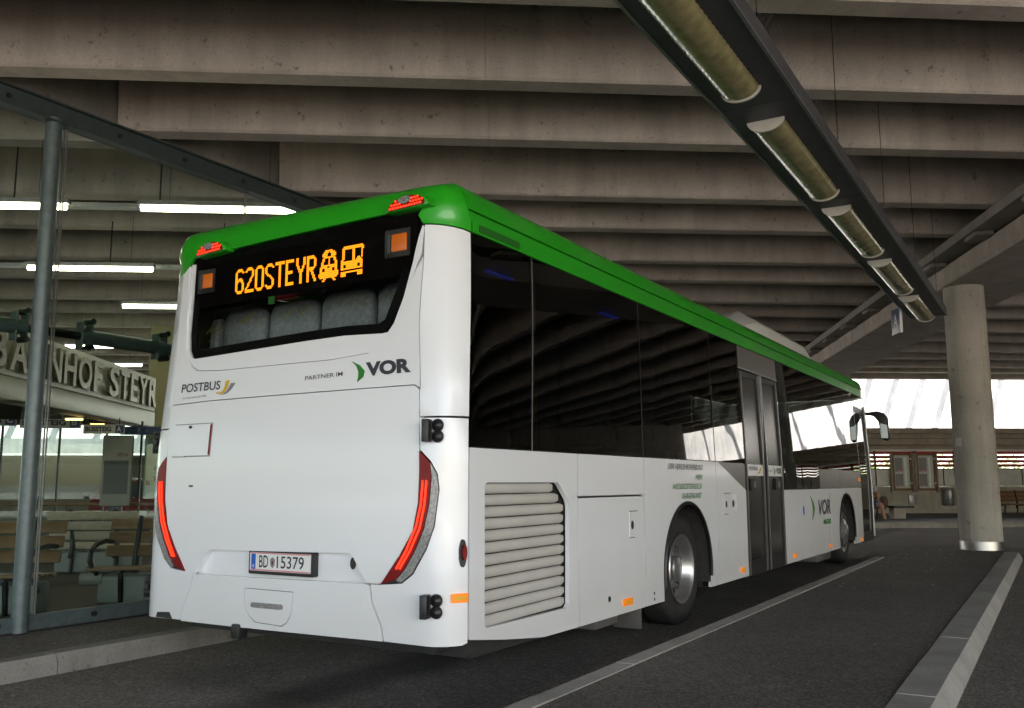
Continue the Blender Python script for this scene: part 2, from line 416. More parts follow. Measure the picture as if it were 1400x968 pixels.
for i, s in enumerate(sorted(fr)):
    tj = -1.66*DX + 2.94*DY + (s-3.3)*.0 if s < 4 else -2.44*DX + 4.25*DY
    if 3 < s < 9:
        beam_seg(s, tx(-5.66), tj-.002); beam_seg(s, tj+.002, 80)
    else:
        beam_seg(s, tx(-5.66) if tx(-5.66)(s) > -42 else -42, 80)
    t1 = tx(-5.985)
    if t1(s) > -41: beam_seg(s+.35, -42, t1, 5.0)
# main girder that the beams run into above the waiting hall, seen end on as a dark gap
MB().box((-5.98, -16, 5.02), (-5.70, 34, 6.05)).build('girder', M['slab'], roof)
# cross girder over the column
ca, cb, cw = W2(2.5, 6.95), W2(27.9, 11.9), 1.5
cd = (cb-ca).normalized(); cn = Vector((cd.y, -cd.x, 0)).normalized()
def cfn(l, o, z): p = ca + cd*l + cn*o; return (p.x, p.y, z)
CL = (cb-ca).length
MB().box((0, 0, 4.47), (CL, cw, 4.80), cfn).build('cross_girder', M['beam'], roof, bevel=.02, seg=1)
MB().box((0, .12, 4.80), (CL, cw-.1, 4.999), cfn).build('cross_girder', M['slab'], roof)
MB().box((0, -.30, 4.84), (CL, .10, 4.86), cfn).box((0, -.30, 4.86), (CL, -.28, 4.98), cfn).build('gutter_ledge', M['slab'], roof)
for l in range(1, int(CL), 2):
    MB().box((l, -.28, 4.76), (l+.45, -.005, 4.838), cfn).build('bracket', M['slab'], roof, bevel=.03)

# ------------------------------------------------------------------ column
colm = thing('concrete_column', 'round grey concrete column with a steel collar at the end of the traffic island', 'column')
CC = (1.63, 12.92)
MB().lathe([(.1, .322), (1.6, .322), (4.47, .316)], 48, lambda a, x, y: (CC[0]+x, CC[1]+y, a)).build('shaft', M['column'], colm, smooth=60)
MB().lathe([(.10, .328), (.255, .328), (.255, .31)], 48, lambda a, x, y: (CC[0]+x, CC[1]+y, a)).build('steel_collar', M['chrome'], colm, smooth=40)
MB().add([(CC[0]-.262, CC[1]-.199, z) for z in (1.79, 1.93)] + [(CC[0]-.166, CC[1]-.285, z) for z in (1.93, 1.79)], [(0, 3, 2, 1)]).build('sticker', M['signwhite'], colm)

for th in (-1.95, -.75):
    MB().tube([(CC[0]+.3225*cos(th), CC[1]+.3225*sin(th), .26), (CC[0]+.3165*cos(th), CC[1]+.3165*sin(th), 4.46)], .004, 6).build('casting_seam', M['column'], colm)
# ------------------------------------------------------------------ hanging light trough
tr = thing('light_trough', 'long dark sheet metal lighting trough hung below the roof beams above the island', 'light fitting')
X0, X1, TY0, TY1, TZ = .93, 1.47, -3.6, 11.55, 3.80
for y0, y1 in ((TY0, -.1), (-.09, 1.97), (1.98, 4.45), (4.46, 6.9), (6.91, 9.3), (9.31, TY1)):
    MB().box((X0, y0, TZ), (X1, y1, TZ+.012)).box((X0, y0, TZ+.012), (X0+.012, y1, TZ+.13)).box((X1-.012, y0, TZ+.012), (X1, y1, TZ+.13)).build('trough_panel', M['trough'], tr)
MB().box((X0-.01, TY0, TZ-.012), (X0+.012, TY1, TZ-.002)).box((X1-.012, TY0, TZ-.012), (X1+.01, TY1, TZ-.002)).build('edge_trim', M['galv'], tr)
MB().box((X0, TY1, TZ-.004), (X1, TY1+.012, TZ+.13)).build('end_plate', M['galv'], tr)
for i, y0 in enumerate((-2.7, -.24, 2.28, 4.73, 7.16, 9.60)):
    y1 = y0 + 1.9; n = 56; pr = []
    mb = MB(); vs = []; fs = []; m_ = 13
    for a in range(n+1):
        rr = .122 + (.007 if a % 2 else 0); y = y0 + (y1-y0)*a/n
        for b in range(m_):
            th = pi*b/(m_-1); vs.append((1.17 - rr*cos(th), y, TZ - .002 - rr*.62*sin(th)))
    for a in range(n):
        for b in range(m_-1): fs.append((a*m_+b, a*m_+b+1, (a+1)*m_+b+1, (a+1)*m_+b))
    c = mb.add(vs, fs).build('lamp_cover', M['cover'], tr, smooth=70)
    for ye in (y0-.02, y1):
        e = MB().prism([(1.17-.135*cos(pi*b/12), TZ-.002-.088*sin(pi*b/12)) for b in range(13)], lambda x, z: (x, ye, z), lambda x, z: (x, ye+.02, z)).build('end_cap', M['coverend'], c)
for y in (1.2, 3.6, 6.0, 8.4, 10.8):
    MB().tube([(1.42, y, TZ+.1), (1.42, y, 6.06)], .004, 6).build('hanger_rod', M['iron'], tr)
mb = MB()
for k in range(90):
    y = .6 + k*.12
    for dx in (.03, .07): 
        a = Vector((X1-.005, y + random.uniform(-.02, .02), TZ+.13)); mb.tube([a, a + Vector((dx, random.uniform(-.01, .01), .09))], .0014, 4)
o = mb.build('bird_spikes', M['galv'], tr); o['kind'] = 'stuff'
sg = thing('platform_sign', 'small blue sign with white letter A hanging from the light trough', 'sign')
ca_, sa_ = cos(radians(27)), -sin(radians(27))
def sfn(a, b, z):  # a along the plate, b through it
    return (.86 + a*sa_ + b*ca_, 10.6 - a*ca_*0 + a*ca_ - b*sa_, z)
MB().box((-.16, -.014, 3.44), (.16, .014, 3.80), sfn).build('plate', M['signblue'], sg, bevel=.006)
MB().box((-.175, -.014, 3.42), (-.162, .022, 3.81), sfn).box((.162, -.014, 3.42), (.175, .022, 3.81), sfn).box((-.16, -.024, 3.42), (.16, .024, 3.438), sfn).build('frame', M['galv'], sg)
MB().tube([(.9, 10.6, 3.80), (.9, 10.6, 3.93)], .02, 6).build('bracket', M['galv'], sg)
lettering('A', lambda x, y: sfn(.08 - x*.16, -.017, 3.52 + y*.2), M['signwhite'], sg, .02)

# ------------------------------------------------------------------ the bus
# body surface: u runs round the plan from the middle of the rear, v runs up the profile
XC, HW, YF, RB = -1.275, 1.275, 12.96, .187
U1 = HW-RB; U2 = U1+RB*pi/2; U3 = U2+(YF-2*RB); U4 = U3+RB*pi/2; U5 = U4+U1
PROF = [(0.0,0,0.0),(1.35,0,1.35),(2.66,.05,2.66),(2.74,.054,2.74),(2.80,.062,2.80),(2.86,.076,2.862),(2.91,.097,2.908),(2.95,.125,2.938),(3.0,.168,2.963),(3.08,.245,2.984),(3.2,.365,2.998),(3.5,.665,3.01),(4.04,1.2,3.02)]
def sstep(a, b, x):
    t = max(0, min(1, (x-a)/(b-a))); return t*t*(3-2*t)
def prof(v):
    for i in range(len(PROF)-1):
        a = PROF[i]; b = PROF[i+1]
        if v <= b[0] or i == len(PROF)-2:
            t = (v-a[0])/(b[0]-a[0]); return a[1]+t*(b[1]-a[1]), a[2]+t*(b[2]-a[2])
def outline(u, o, r):
    r = max(r-o, .05) if o > .06 else r
    L1 = max(HW-o-r, .001)
    if u <= U1: return u/U1*L1, o
    if u <= U2:
        a = (u-U1)/(U2-U1)*pi/2; return L1+r*sin(a), o+r*(1-cos(a))
    if u <= U3:
        t = (u-U2)/(U3-U2); return HW-o, o+r+t*(YF-2*o-2*r)
    if u <= U4:
        a = (u-U3)/(U4-U3)*pi/2; return L1+r*cos(a), YF-o-r+r*sin(a)
    t = min(1, (u-U4)/(U5-U4)); return L1*(1-t), YF-o
def P0(u, v):
    s = 1 if u >= 0 else -1
    o, z = prof(v); x, y = outline(abs(u), o, RB + .06*sstep(1.2, 2.5, v))
    if y < 1: y += .035*(x/HW)**2*(1-y)**2
    return Vector((XC+s*x, y, z))
def N0(u, v):
    e = 2e-3; t = P0(u+e, v)-P0(u-e, v); w_ = P0(u, v+e)-P0(u, v-e)
    n = t.cross(w_); return n.normalized() if n.length > 1e-12 else Vector((0, 0, 1))
def P(u, v, off=0.0): return P0(u, v) + N0(u, v)*off if off else P0(u, v)
def inside(p, poly):
    c = False; n = len(poly); x, y = p
    for i in range(n):
        x0, y0 = poly[i]; x1, y1 = poly[(i+1) % n]
        if (y0 > y) != (y1 > y) and x < (x1-x0)*(y-y0)/(y1-y0)+x0: c = not c
    return c
def dens(poly, closed=True):
    out = []; n = len(poly)
    for i in range(n if closed else n-1):
        a = poly[i]; b = poly[(i+1) % n]; um = (abs(a[0])+abs(b[0]))/2
        st = .05 if max(abs(a[0]), abs(b[0])) < 1.6 else .35
        k = max(1, int(math.ceil(max(abs(b[0]-a[0])/st, abs(b[1]-a[1])/(.12 if st > .1 else .07)))))
        out += [(a[0]+(b[0]-a[0])*j/k, a[1]+(b[1]-a[1])*j/k) for j in range(k)]
    return out
def wrap(name, poly, mat, parent, off=0.0, depth=.02, holes=(), smooth=35):
    """a panel of the body: outline in (u, v) laid on the body surface, with thickness inwards"""
    loops = [dens(poly)] + [dens(h) for h in holes]
    pts = []; edges = []
    for L in loops:
        k = len(pts); pts += L; edges += [(k+i, k+(i+1) % len(L)) for i in range(len(L))]
    us = [p[0] for p in loops[0]]; vs_ = [p[1] for p in loops[0]]
    u0, u1, v0, v1 = min(us), max(us), min(vs_), max(vs_)
    gu = []; a = u0
    while a < u1:
        gu.append(a); a += .045 if U1-.06 < abs(a) < U2+.06 or U3-.06 < abs(a) < U4+.06 else (.13 if abs(a) < 1.6 else .6)
    gv = []; a = v0
    while a < v1: gv.append(a); a += .05 if a > 2.6 else .16
    edgepts = pts[:]
    for a in gu[1:]:
        for b in gv[1:]:
            if inside((a, b), loops[0]) and not any(inside((a, b), h) for h in loops[1:]):
                if all((a-e[0])**2+(b-e[1])**2 > .0009 for e in edgepts): pts.append((a, b))
    vo, eo, fo, ov, oe, of = delaunay_2d_cdt([Vector(p) for p in pts], edges, [], 0, 1e-6)
    fs = []
    for f in fo:
        c = sum((vo[i] for i in f), Vector((0, 0)))/len(f)
        if inside(c, loops[0]) and not any(inside(c, h) for h in loops[1:]): fs.append(tuple(f))
    used = {}; vs = []
    def vid(i):
        if i not in used: used[i] = len(vs); vs.append(P(vo[i].x, vo[i].y, off))
        return used[i]
    F_ = []; cnt = {}
    for f in fs:
        g = [vid(i) for i in f]; F_.append(tuple(g))
        for i in range(len(f)):
            e = (f[i], f[(i+1) % len(f)]); cnt[e] = 1
    low = {}
    for (a, b) in list(cnt):
        if (b, a) not in cnt:
            for i in (a, b):
                if i not in low: low[i] = len(vs); vs.append(P(vo[i].x, vo[i].y, off-depth))
            F_.append((used[b], used[a], low[a], low[b]))
    me = bpy.data.meshes.new(name); me.from_pydata([tuple(v) for v in vs], [], F_)
    return link(name, me, mat, parent, smooth)
def rect(u0, u1, v0, v1, r=0, n=4):
    if not r: return [(u0, v0), (u1, v0), (u1, v1), (u0, v1)]
    o = []
    for cx, cy, a0 in ((u1-r, v0+r, -pi/2), (u1-r, v1-r, 0), (u0+r, v1-r, pi/2), (u0+r, v0+r, pi)):
        o += [(cx+r*cos(a0+pi/2*k/n), cy+r*sin(a0+pi/2*k/n)) for k in range(n+1)]
    return o
def wrapgrid(name, u0, u1, v0, v1, mat, parent, off=0.0, depth=.02, smooth=50):
    us = []; a = u0
    while a < u1-1e-6:
        us.append(a); k = abs(a)
        nxt = a + (.035 if U1-.05 < k < U2+.05 or U3-.05 < k < U4+.05 else (.15 if k < 2 else .6))
        for b in (-U4, -U3, -U2, -U1, U1, U2, U3, U4):
            if a + 1e-6 < b-.05 < nxt: nxt = b-.05
        a = nxt
    us.append(u1); vs_ = [v0+(v1-v0)*k/int((v1-v0)/.028+2) for k in range(int((v1-v0)/.028+2)+1)]
    n = len(vs_); V = [P(a, b, off) for a in us for b in vs_]; F_ = []
    for i in range(len(us)-1):
        for j in range(n-1): F_.append((i*n+j, (i+1)*n+j, (i+1)*n+j+1, i*n+j+1))
    k = len(V); V += [P(a, v0, off-depth) for a in us]; F_ += [(k+i, k+i+1, (i+1)*n, i*n) for i in range(len(us)-1)]
    for e, i0 in ((u0, 0), (u1, (len(us)-1)*n)):
        k = len(V); V += [P(e, b, off-depth) for b in vs_]; F_ += [(k+j, k+j+1, i0+j+1, i0+j) for j in range(n-1)]
    me = bpy.data.meshes.new(name); me.from_pydata([tuple(p) for p in V], [], F_)
    return link(name, me, mat, parent, smooth)
mir = lambda poly: [(-a, b) for a, b in poly][::-1]
grow = lambda poly, d: [(a + d*(1 if a > sum(p[0] for p in poly)/len(poly) else -1), b + d*(1 if b > sum(p[1] for p in poly)/len(poly) else -1)) for a, b in poly]

bus = thing('bus', 'white city bus with a green roof band and an orange rear display, seen from behind', 'bus')
# --- rear window and its surround
WIN = [(-1.03,2.738),(-1.022,2.40),(-1.012,2.221),(-.985,2.10),(-.945,2.045),(-.90,2.036),(-.258,2.057),(.181,2.074),(.50,2.082),(.80,2.072),(.846,2.076),(.894,2.128),(.973,2.277),(1.045,2.47),(1.069,2.557),(1.112,2.697),(1.072,2.800)]
WIN = WIN[::-1] if False else WIN
BEV = [(-1.062,2.70),(-1.04,2.30),(-1.01,2.13),(-.972,2.06),(-.917,1.99),(-.850,1.956),(-.615,1.942),(.392,1.944),(.70,1.965),(.80,2.015),(.891,2.084),(1.01,2.30),(1.105,2.52),(1.122,2.68)]
surround = BEV + [(1.112,2.694)] + WIN[::-1][2:-1] + [(-1.026,2.70)]
wrap('window_surround', surround, M['white'], bus, -.010, .04)
upper = [(-1.062,1.745),(-.69,1.750),(1.035,1.764),(1.072,1.745),(1.085,2.10),(1.116,2.50),(1.1235,2.66)] + [(1.112,2.53)] + [(a*1.004, b-.006) for a, b in BEV[::-1][3:-1]] + [(-1.068,2.66),(-1.09,2.3),(-1.085,1.95)]
upper = [(-1.10,1.722),(-1.060,1.734),(-.683,1.746),(1.033,1.758),(1.069,1.738),(1.085,2.10),(1.112,2.40),(1.118,2.50)] + [(a, b-.006) for a, b in BEV[::-1][2:-1]] + [(-1.072,2.69),(-1.125,2.64),(-1.118,2.3),(-1.105,1.95)]
wrap('rear_upper_panel', upper, M['white'], bus, 0, .03)
glassr = wrap('rear_window', WIN, M['rearwin'], bus, -.022, .004)
shrink = [(-.955,2.70),(-.955,2.30),(-.945,2.17),(-.91,2.11),(-.86,2.10),(-.258,2.122),(.181,2.138),(.50,2.145),(.76,2.138),(.81,2.16),(.90,2.33),(.975,2.52),(1.02,2.66),(.99,2.71)]
wrap('window_border', WIN, M['frit'], glassr, -.030, .012, [shrink])
# --- green roof
GR = [(-1.372,2.668),(-1.25,2.672),(-1.19,2.64),(-1.125,2.648),(-1.072,2.70),(-1.035,2.744),(1.072,2.806),(1.117,2.70),(1.19,2.692),(1.30,2.676),(1.347,2.668)]
capM = [(-1.30,3.16),(-1.35,2.90)]
roofpart = wrap('rear_roof_cap', GR + [(1.347,2.83),(-1.372,2.83)], M['green'], bus, .002, .02, smooth=50)
wrapgrid('rear_roof_cap', -1.372, 1.347, 2.83, 4.03, M['green'], bus, .002, .02)
wrap('roof_rail', [(1.357,2.668),(U4,2.668),(U4,2.792),(1.357,2.792)], M['green'], bus, 0, .02)
wrapgrid('roof_panel', 1.357, U4, 2.798, 4.03, M['green'], bus, .012, .03)
wrapgrid('roof_panel', -U4, -1.382, 2.668, 4.03, M['green'], bus, 0, .03)
wrapgrid('front_roof_cap', U4+.01, U5, 2.668, 4.03, M['green'], bus, 0, .03)
wrapgrid('front_roof_cap', -U5, -U4-.01, 2.668, 4.03, M['green'], bus, 0, .03)
wrap('roof_vent', rect(1.42,1.92,2.682,2.728,.006,1), M['greenvent'], bus, .003, .004)
# air conditioning pod
AC = [(-2.12,3.0),(-2.09,3.30),(-1.86,3.46),(-.70,3.46),(-.45,3.28),(-.42,3.0)]
MB().add([(x, y, 3.0 + (z-3.0)*k) for e, (y, k) in enumerate(((6.9, .40), (7.7, 1), (10.3, 1), (10.7, .55))) for x, z in AC],
    [tuple(range(5, -1, -1)), tuple(range(18, 24))] + [(r*6+i, r*6+i+1, r*6+7+i, r*6+6+i) for r in range(3) for i in range(5)]).build('air_conditioner', M['acgrey'], bus, smooth=20, bevel=.012)
# --- marker lights on the roof cap
def marker(cx, z0, w_, h_, tilt):
    def arc(k_, lift=0): return [(cx - w_*k_*cos(pi*k/18), z0 + lift + tilt*-w_*k_*cos(pi*k/18) + h_*k_*sin(pi*k/18)**.85) for k in range(19)]
    Y = .035*((cx-XC)/HW)**2
    MB().prism(arc(1.16, -.004), lambda x, z: (x, Y-.004, z), lambda x, z: (x, Y+.13, z)).build('marker_bezel', M['green'], bus, bevel=.006, smooth=40)
    b_ = MB().prism(arc(1), lambda x, z: (x, Y-.012, z), lambda x, z: (x, Y+.05, z)).build('marker_light', M['red'], bus, bevel=.004)
    mb = MB()
    for r_ in range(4):
        for k in range(12):
            a = -w_*.88 + w_*1.76*(k+.5*(r_ % 2))/11.5; b = z0 + tilt*a + .010 + r_*.0195
            if b < z0 + tilt*a + h_*max(0, 1-(a/w_)**2)**.42 - .007 and not (r_ >= 2 and abs(a+.01) < .052) and not (r_ == 1 and abs(a+.01) < .03):
                mb.add([(cx+a+.0078*cos(2*pi*j/8), Y-.0135, b+.0078*sin(2*pi*j/8)) for j in range(8)], [tuple(range(8))])
    mb.build('led_cluster', M['redled'], b_)['kind'] = 'stuff'
    MB().prism([(cx-.01+.05*cos(2*pi*k/16), z0+h_*.66+.022*sin(2*pi*k/16)) for k in range(16)], lambda x, z: (x, Y-.0145, z), lambda x, z: (x, Y-.005, z)).build('clear_lens', M['clear'], b_)
marker(-.337, 2.790, .130, .072, .045); marker(-1.972, 2.735, .122, .072, .06)
# --- rear lower panels
HOODR = [(.685,.656),(.796,.654),(.920,.813),(1.005,.946),(1.039,1.101),(1.045,1.268),(1.047,1.45),(1.062,1.728),(1.030,1.752)]
HOODL = [(-.683,1.740),(-1.056,1.728),(-1.080,1.70),(-1.046,1.350),(-1.046,1.27),(-1.040,1.10),(-1.005,.946),(-.935,.80),(-.803,.640),(-.70,.648)]
REC = [(-.697,.653),(.683,.664),(.60,.79),(.575,.812),(-.575,.794),(-.61,.776)]
hood = wrap('engine_hatch', HOODR + HOODL + [(-.697,.653),(-.61,.776),(-.575,.794),(.575,.812),(.60,.79),(.683,.664)], M['white'], bus, 0, .052)
wrap('plate_recess', [(-.78,.60),(.76,.61),(.64,.84),(-.66,.82)], M['white'], bus, -.048, .006)
CORN_R = [(1.056,1.566),(1.056,1.39),(1.122,1.325),(1.160,1.256),(1.170,1.172),(1.145,.972),(1.100,.85),(1.014,.714),(.940,.660),(.80,.648),(.728,.645),(.742,.553),(.810,.426),(.824,.346),(1.14,.34),(1.30,.342),(1.340,.352),(1.340,1.563)]
CORN_R = CORN_R[::-1]
CORN_U = [(1.062,1.576),(1.342,1.576),(1.342,2.658),(1.30,2.668),(1.19,2.684),(1.126,2.69),(1.122,2.50),(1.116,2.40),(1.091,2.10),(1.078,1.745),(1.067,1.72)]
lens_out = [(1.050,1.383),(1.119,1.318),(1.156,1.254),(1.166,1.172),(1.141,.972),(1.096,.854),(1.010,.720),(.938,.666),(.800,.652),(.924,.811),(1.009,.944),(1.043,1.101),(1.049,1.268)]
redpoly = [(1.050,1.383),(1.119,1.318),(1.124,1.24),(1.112,1.09),(1.083,.965),(1.03,.85),(.96,.74),(.90,.68),(.80,.652),(.924,.811),(1.009,.944),(1.043,1.101),(1.049,1.268)]
clrpoly = [(1.121,1.315),(1.156,1.254),(1.166,1.172),(1.141,.972),(1.096,.854),(1.010,.720),(.938,.666),(.905,.678),(.965,.738),(1.035,.847),(1.088,.962),(1.117,1.09),(1.129,1.24)]
gl1 = [(1.075,1.220),(1.064,1.089),(1.034,.970),(.972,.842),(.905,.738)]
gl2 = [(1.099,1.220),(1.087,1.089),(1.058,.963),(.998,.843),(.928,.739)]
for sgn in (1, -1):
    fl = (lambda p: p[::-1]) if sgn == 1 else (lambda p: mir(p[::-1]))
    wrap('corner_panel', CORN_R if sgn == 1 else mir(CORN_R), M['white'], bus, 0, .03)
    wrap('corner_panel', CORN_U if sgn == 1 else mir(CORN_U), M['white'], bus, 0, .03)
    tl = wrap('tail_light', fl(grow(lens_out, -.001)), M['black'], bus, -.004, .03)
    wrap('red_lens', fl(redpoly), M['red'], tl, .007, .014)
    wrap('clear_lens', fl(clrpoly), M['clear'], tl, .009, .014)
    for g in (gl1, gl2):
        nrm = .0042
        strip = [(a+nrm, b-.003) for a, b in g] + [(a-nrm, b+.003) for a, b in g[::-1]]
        strip = strip[::-1]
        wrap('light_strip', strip if sgn == 1 else mir(strip), M['glow'], tl, .012, .006)
BUMP = [(-.03,2.445),(.11,2.46),(.23,2.42),(.295,2.31),(.31,1.98),(.28,1.915),(.165,1.935),(.125,2.06),(.095,2.24),(.05,2.31),(-.03,2.33)]
BUMP = [(-.815,.340),(.815,.346),(.801,.426),(.733,.553),(.720,.640),(.68,.648),(-.69,.636),(-.718,.634),(-.733,.553),(-.801,.426)]
FLAP = [(-.245,.575),(-.238,.47),(-.20,.42),(-.14,.384),(.07,.375),(.115,.40),(.148,.455),(.157,.572)]
bumper = wrap('bumper', BUMP, M['white'], bus, .006, .04, [grow(FLAP, .004)])
fp = wrap('tow_flap', FLAP, M['white'], bumper, .005, .02)
wrap('step_light', rect(-.175,.08,.468,.498,.012,3), M['clear'], fp, .016, .014)
wrap('fog_grille', [(-1.075,.345),(-.91,.345),(-.94,.385),(-1.06,.378)], M['black'], bus, .004, .02)
# dark shell behind the seams
wrap('inner_shell', [(-1.34,.37),(1.34,.37),(1.34,1.95),(-1.34,1.95)], M['darkgrille'], bus, -.085, .003)
# small hatch, locks, tow hook
wrap('hatch_shade', rect(-.997, -.618, 1.381, 1.599), M['greyink'], hood, .0015, .003)  # grey outline painted as the shade round the hatch door
h_ = wrap('hatch_door', rect(-.99,-.628,1.388,1.592), M['white'], hood, .008, .010)
MB().add([P(-.626, v, o) for v in (1.392, 1.588) for o in (.0, .014)], [(0, 1, 3, 2)]).build('hatch_edge', M['red'], hood)
wrap('latch', rect(-.845,-.815,1.566,1.585,.008,2), M['black'], h_, .012, .004)
wrap('lock', rect(-.80,-.765,1.186,1.198,.004,1), M['black'], hood, .006, .006)
wrap('hinge', rect(-.97,-.86,1.378,1.386), M['steel'], hood, .012, .012)
wrap('lock', [(.565+.02*cos(2*pi*k/12), .752+.034*sin(2*pi*k/12)) for k in range(12)], M['black'], bus, -.040, .007)
MB().box((XC-.335, -.02, .27), (XC-.265, .06, .36)).box((XC-.36, .0, .32), (XC-.24, .08, .37)).build('tow_hook', M['black'], bus, bevel=.012)
# number plate
plate = wrap('number_plate', rect(-.222,.302,.664,.806,.008,2), M['black'], bus, -.002, .045)
wrap('plate_face', rect(-.208,.285,.684,.794,.006,2), M['plate'], plate, .002, .004)
wrap('plate_band', rect(-.196,-.160,.694,.784), M['plateblue'], plate, .0032, .001)
for v in (.686, .786): wrap('plate_stripe', rect(-.204,.281,v,v+.007), M['platered'], plate, .0030, .001)
for body, a, b in (('BD', -.128, -.052), ('15379', .018, .235)):
    lettering(body, lambda x, y, a=a, b=b: P(a+(b-a)*x, .705+.072*y, .004), M['ink'], plate, .008)
lettering('A', lambda x, y: P(-.187+.018*x, .702+.022*y, .004), M['plate'], plate, .01)
crest = wrap('crest', [(-.018-.020, .755), (-.018-.016, .72), (-.018, .703), (-.002, .72), (.002, .755), (-.018, .768)][::-1], M['greyink'], plate, .0034, .001)
wrap('shield', rect(-.024,-.012,.727,.745), M['red'], crest, .0040, .001)
# rubber buffers on the corners
def buffer(u, v, h_, sgn=1):
    b_ = None
    c0 = P(u, v); n = N0(u, v); t = Vector((n.y, -n.x, 0))*-1
    def fn(a, o, z): p = c0 + t*a + n*o; return (p.x, p.y, v + z)
    b_ = MB().box((-.048, .006, -h_/2), (-.006, .075, h_/2), fn).build('corner_buffer', M['black'], bus, bevel=.005)
    for z in (-.30, .30):
        MB().lathe([(0, .001), (.004, .03), (.012, .036), (.026, .03), (.036, .001)], 14, lambda a, x, y: fn(.028+x, .004+a, z*h_*.82+y)).build('buffer_foot', M['black'], b_, smooth=60)
        MB().box((-.02, .008, z*h_*.82-.02), (.03, .03, z*h_*.82+.02), fn).build('buffer_arm', M['black'], b_)
buffer(1.14, 1.492, .125); buffer(1.135, .552, .125)
def lbuffer(v):
    p = P(-1.30, v)
    b_ = MB().box((p.x-.075, p.y-.02, v-.075), (p.x-.035, p.y+.06, v+.075)).build('corner_buffer', M['black'], bus, bevel=.006)
    for z in (-.04, .04): MB().tube([(p.x-.05, p.y, v+z), (p.x+.03, p.y, v+z)], .03, 10).build('buffer_foot', M['black'], b_, smooth=60)
lbuffer(1.49); lbuffer(.52)
sm = wrap('side_marker', [(1.302+.022*cos(2*pi*k/18), .828+.075*sin(2*pi*k/18)) for k in range(18)], M['black'], bus, .010, .014)
wrap('red_lens', [(1.306+.014*cos(2*pi*k/16), .832+.042*sin(2*pi*k/16)) for k in range(16)], M['red'], sm, .022, .012)
def reflector(u0, u1, v, parent=bus):
    r_ = wrap('side_reflector', rect(u0, u1, v-.024, v+.024, .006, 2), M['amberglow'], bus, .014, .016)
    um = (u0+u1)/2; hw_ = (u1-u0)*.30
    wrap('reflector_mark', [(um-hw_,v-.012),(um,v-.004),(um+hw_,v-.012),(um+hw_,v+.012),(um,v+.004),(um-hw_,v+.012)], M['yellowink'], r_, .0165, .002)
reflector(1.235, 1.333, .592)
# lettering on the rear
def rtext(body, u0, u1, v0, v1, mat, dv=0.0, bold=0.0, off=.0035, shear=0.0, parent=bus, sp=1.0):
    return lettering(body, lambda x, y: P(u0+(u1-u0)*x + shear*y*(v1-v0), v0+(v1-v0)*y+dv*x, off), mat, parent, bold, sp)
rtext('POSTBUS', -.985, -.585, 1.810, 1.868, M['ink'], .003, .012)
rtext('Ein Unternehmen der ÖBB', -.957, -.72, 1.766, 1.783, M['greyink'], .006, .0)
def swoosh(pts_out, pts_in, mat, fn=None, off=.0035):
    poly = pts_out + pts_in[::-1]
    if sum(a[0]*b[1]-b[0]*a[1] for a, b in zip(poly, poly[1:]+poly[:1])) < 0: poly = poly[::-1]
    return wrap('emblem', poly, mat, bus, off, .003)
swoosh([(-.622,1.790),(-.585,1.780),(-.545,1.787),(-.515,1.815),(-.497,1.868)], [(-.622,1.796),(-.585,1.792),(-.556,1.803),(-.540,1.828),(-.533,1.868)], M['yellowink'])
swoosh([(-.570,1.7775),(-.54,1.777),(-.505,1.787),(-.470,1.812),(-.440,1.848)], [(-.570,1.779),(-.545,1.783),(-.512,1.805),(-.496,1.826),(-.482,1.848)], M['greyink'], off=.003)
rtext('PARTNER IM', .193, .500, 1.826, 1.851, M['ink'], .011, .003)
rtext('VOR', .682, 1.016, 1.822, 1.906, M['ink'], .006, .055)
swoosh([(.572,1.920),(.635,1.892),(.672,1.855),(.660,1.82),(.618,1.795)], [(.572,1.918),(.608,1.888),(.624,1.852),(.622,1.82),(.612,1.795)], M['greenink'])
# --- sides
VB, VT = .262, 1.402
GRL = [(1.515,1.19),(1.545,1.208),(2.40,1.209),(2.43,1.195),(2.585,1.08),(2.592,1.05),(2.545,.44),(2.52,.405),(1.53,.405),(1.50,.44)]
GRL = [(1.515,.425),(1.535,.405),(2.53,.405),(2.56,.43),(2.575,1.05),(2.56,1.09),(2.44,1.195),(2.41,1.209),(1.54,1.209),(1.515,1.19)]
wrap('side_panel', [(1.354,.372),(1.36,.365),(1.75,.315),(2.217,.264),(2.694,VB),(2.694,VT),(1.354,VT)], M['white'], bus, 0, .03, [GRL])
gb = wrap('engine_grille', grow(GRL, .02), M['darkgrille'], bus, -.05, .004)
for k in range(12):       # rolled louvre slats, each one a bulging blade
    v0 = .405 + .067*k; vs = []; fs = []
    ue = 2.575 if v0+.067 < 1.08 else 2.575 - (v0+.067-1.08)*1.15
    n, m_ = 14, 9
    for a in range(n+1):
        u = 1.50 + (ue+.005-1.50)*a/n
        end = max(0, 1-((a/n-.93)/.07)**2)**.5 if a/n > .93 else 1
        for b in range(m_):
            th = pi*(b/(m_-1)); o = -.048 + (.004+.027*sin(th)**.8)*end
            vs.append(P(u, v0 + .0335 - (.0310*cos(th))*(.55+.45*end) + .012*(a/n-.5)*((11-k)/11), o))
    for a in range(n):
        for b in range(m_-1): fs.append((a*m_+b, (a+1)*m_+b, (a+1)*m_+b+1, a*m_+b+1))
    MB().add(vs, fs).build('slat', M['grille'], gb, smooth=70)
wrap('side_panel', rect(2.712, 3.852, 1.117, VT), M['white'], bus, 0, .03)
sp = wrap('side_hatch', rect(2.712, 3.842, VB, 1.103), M['white'], bus, 0, .03)
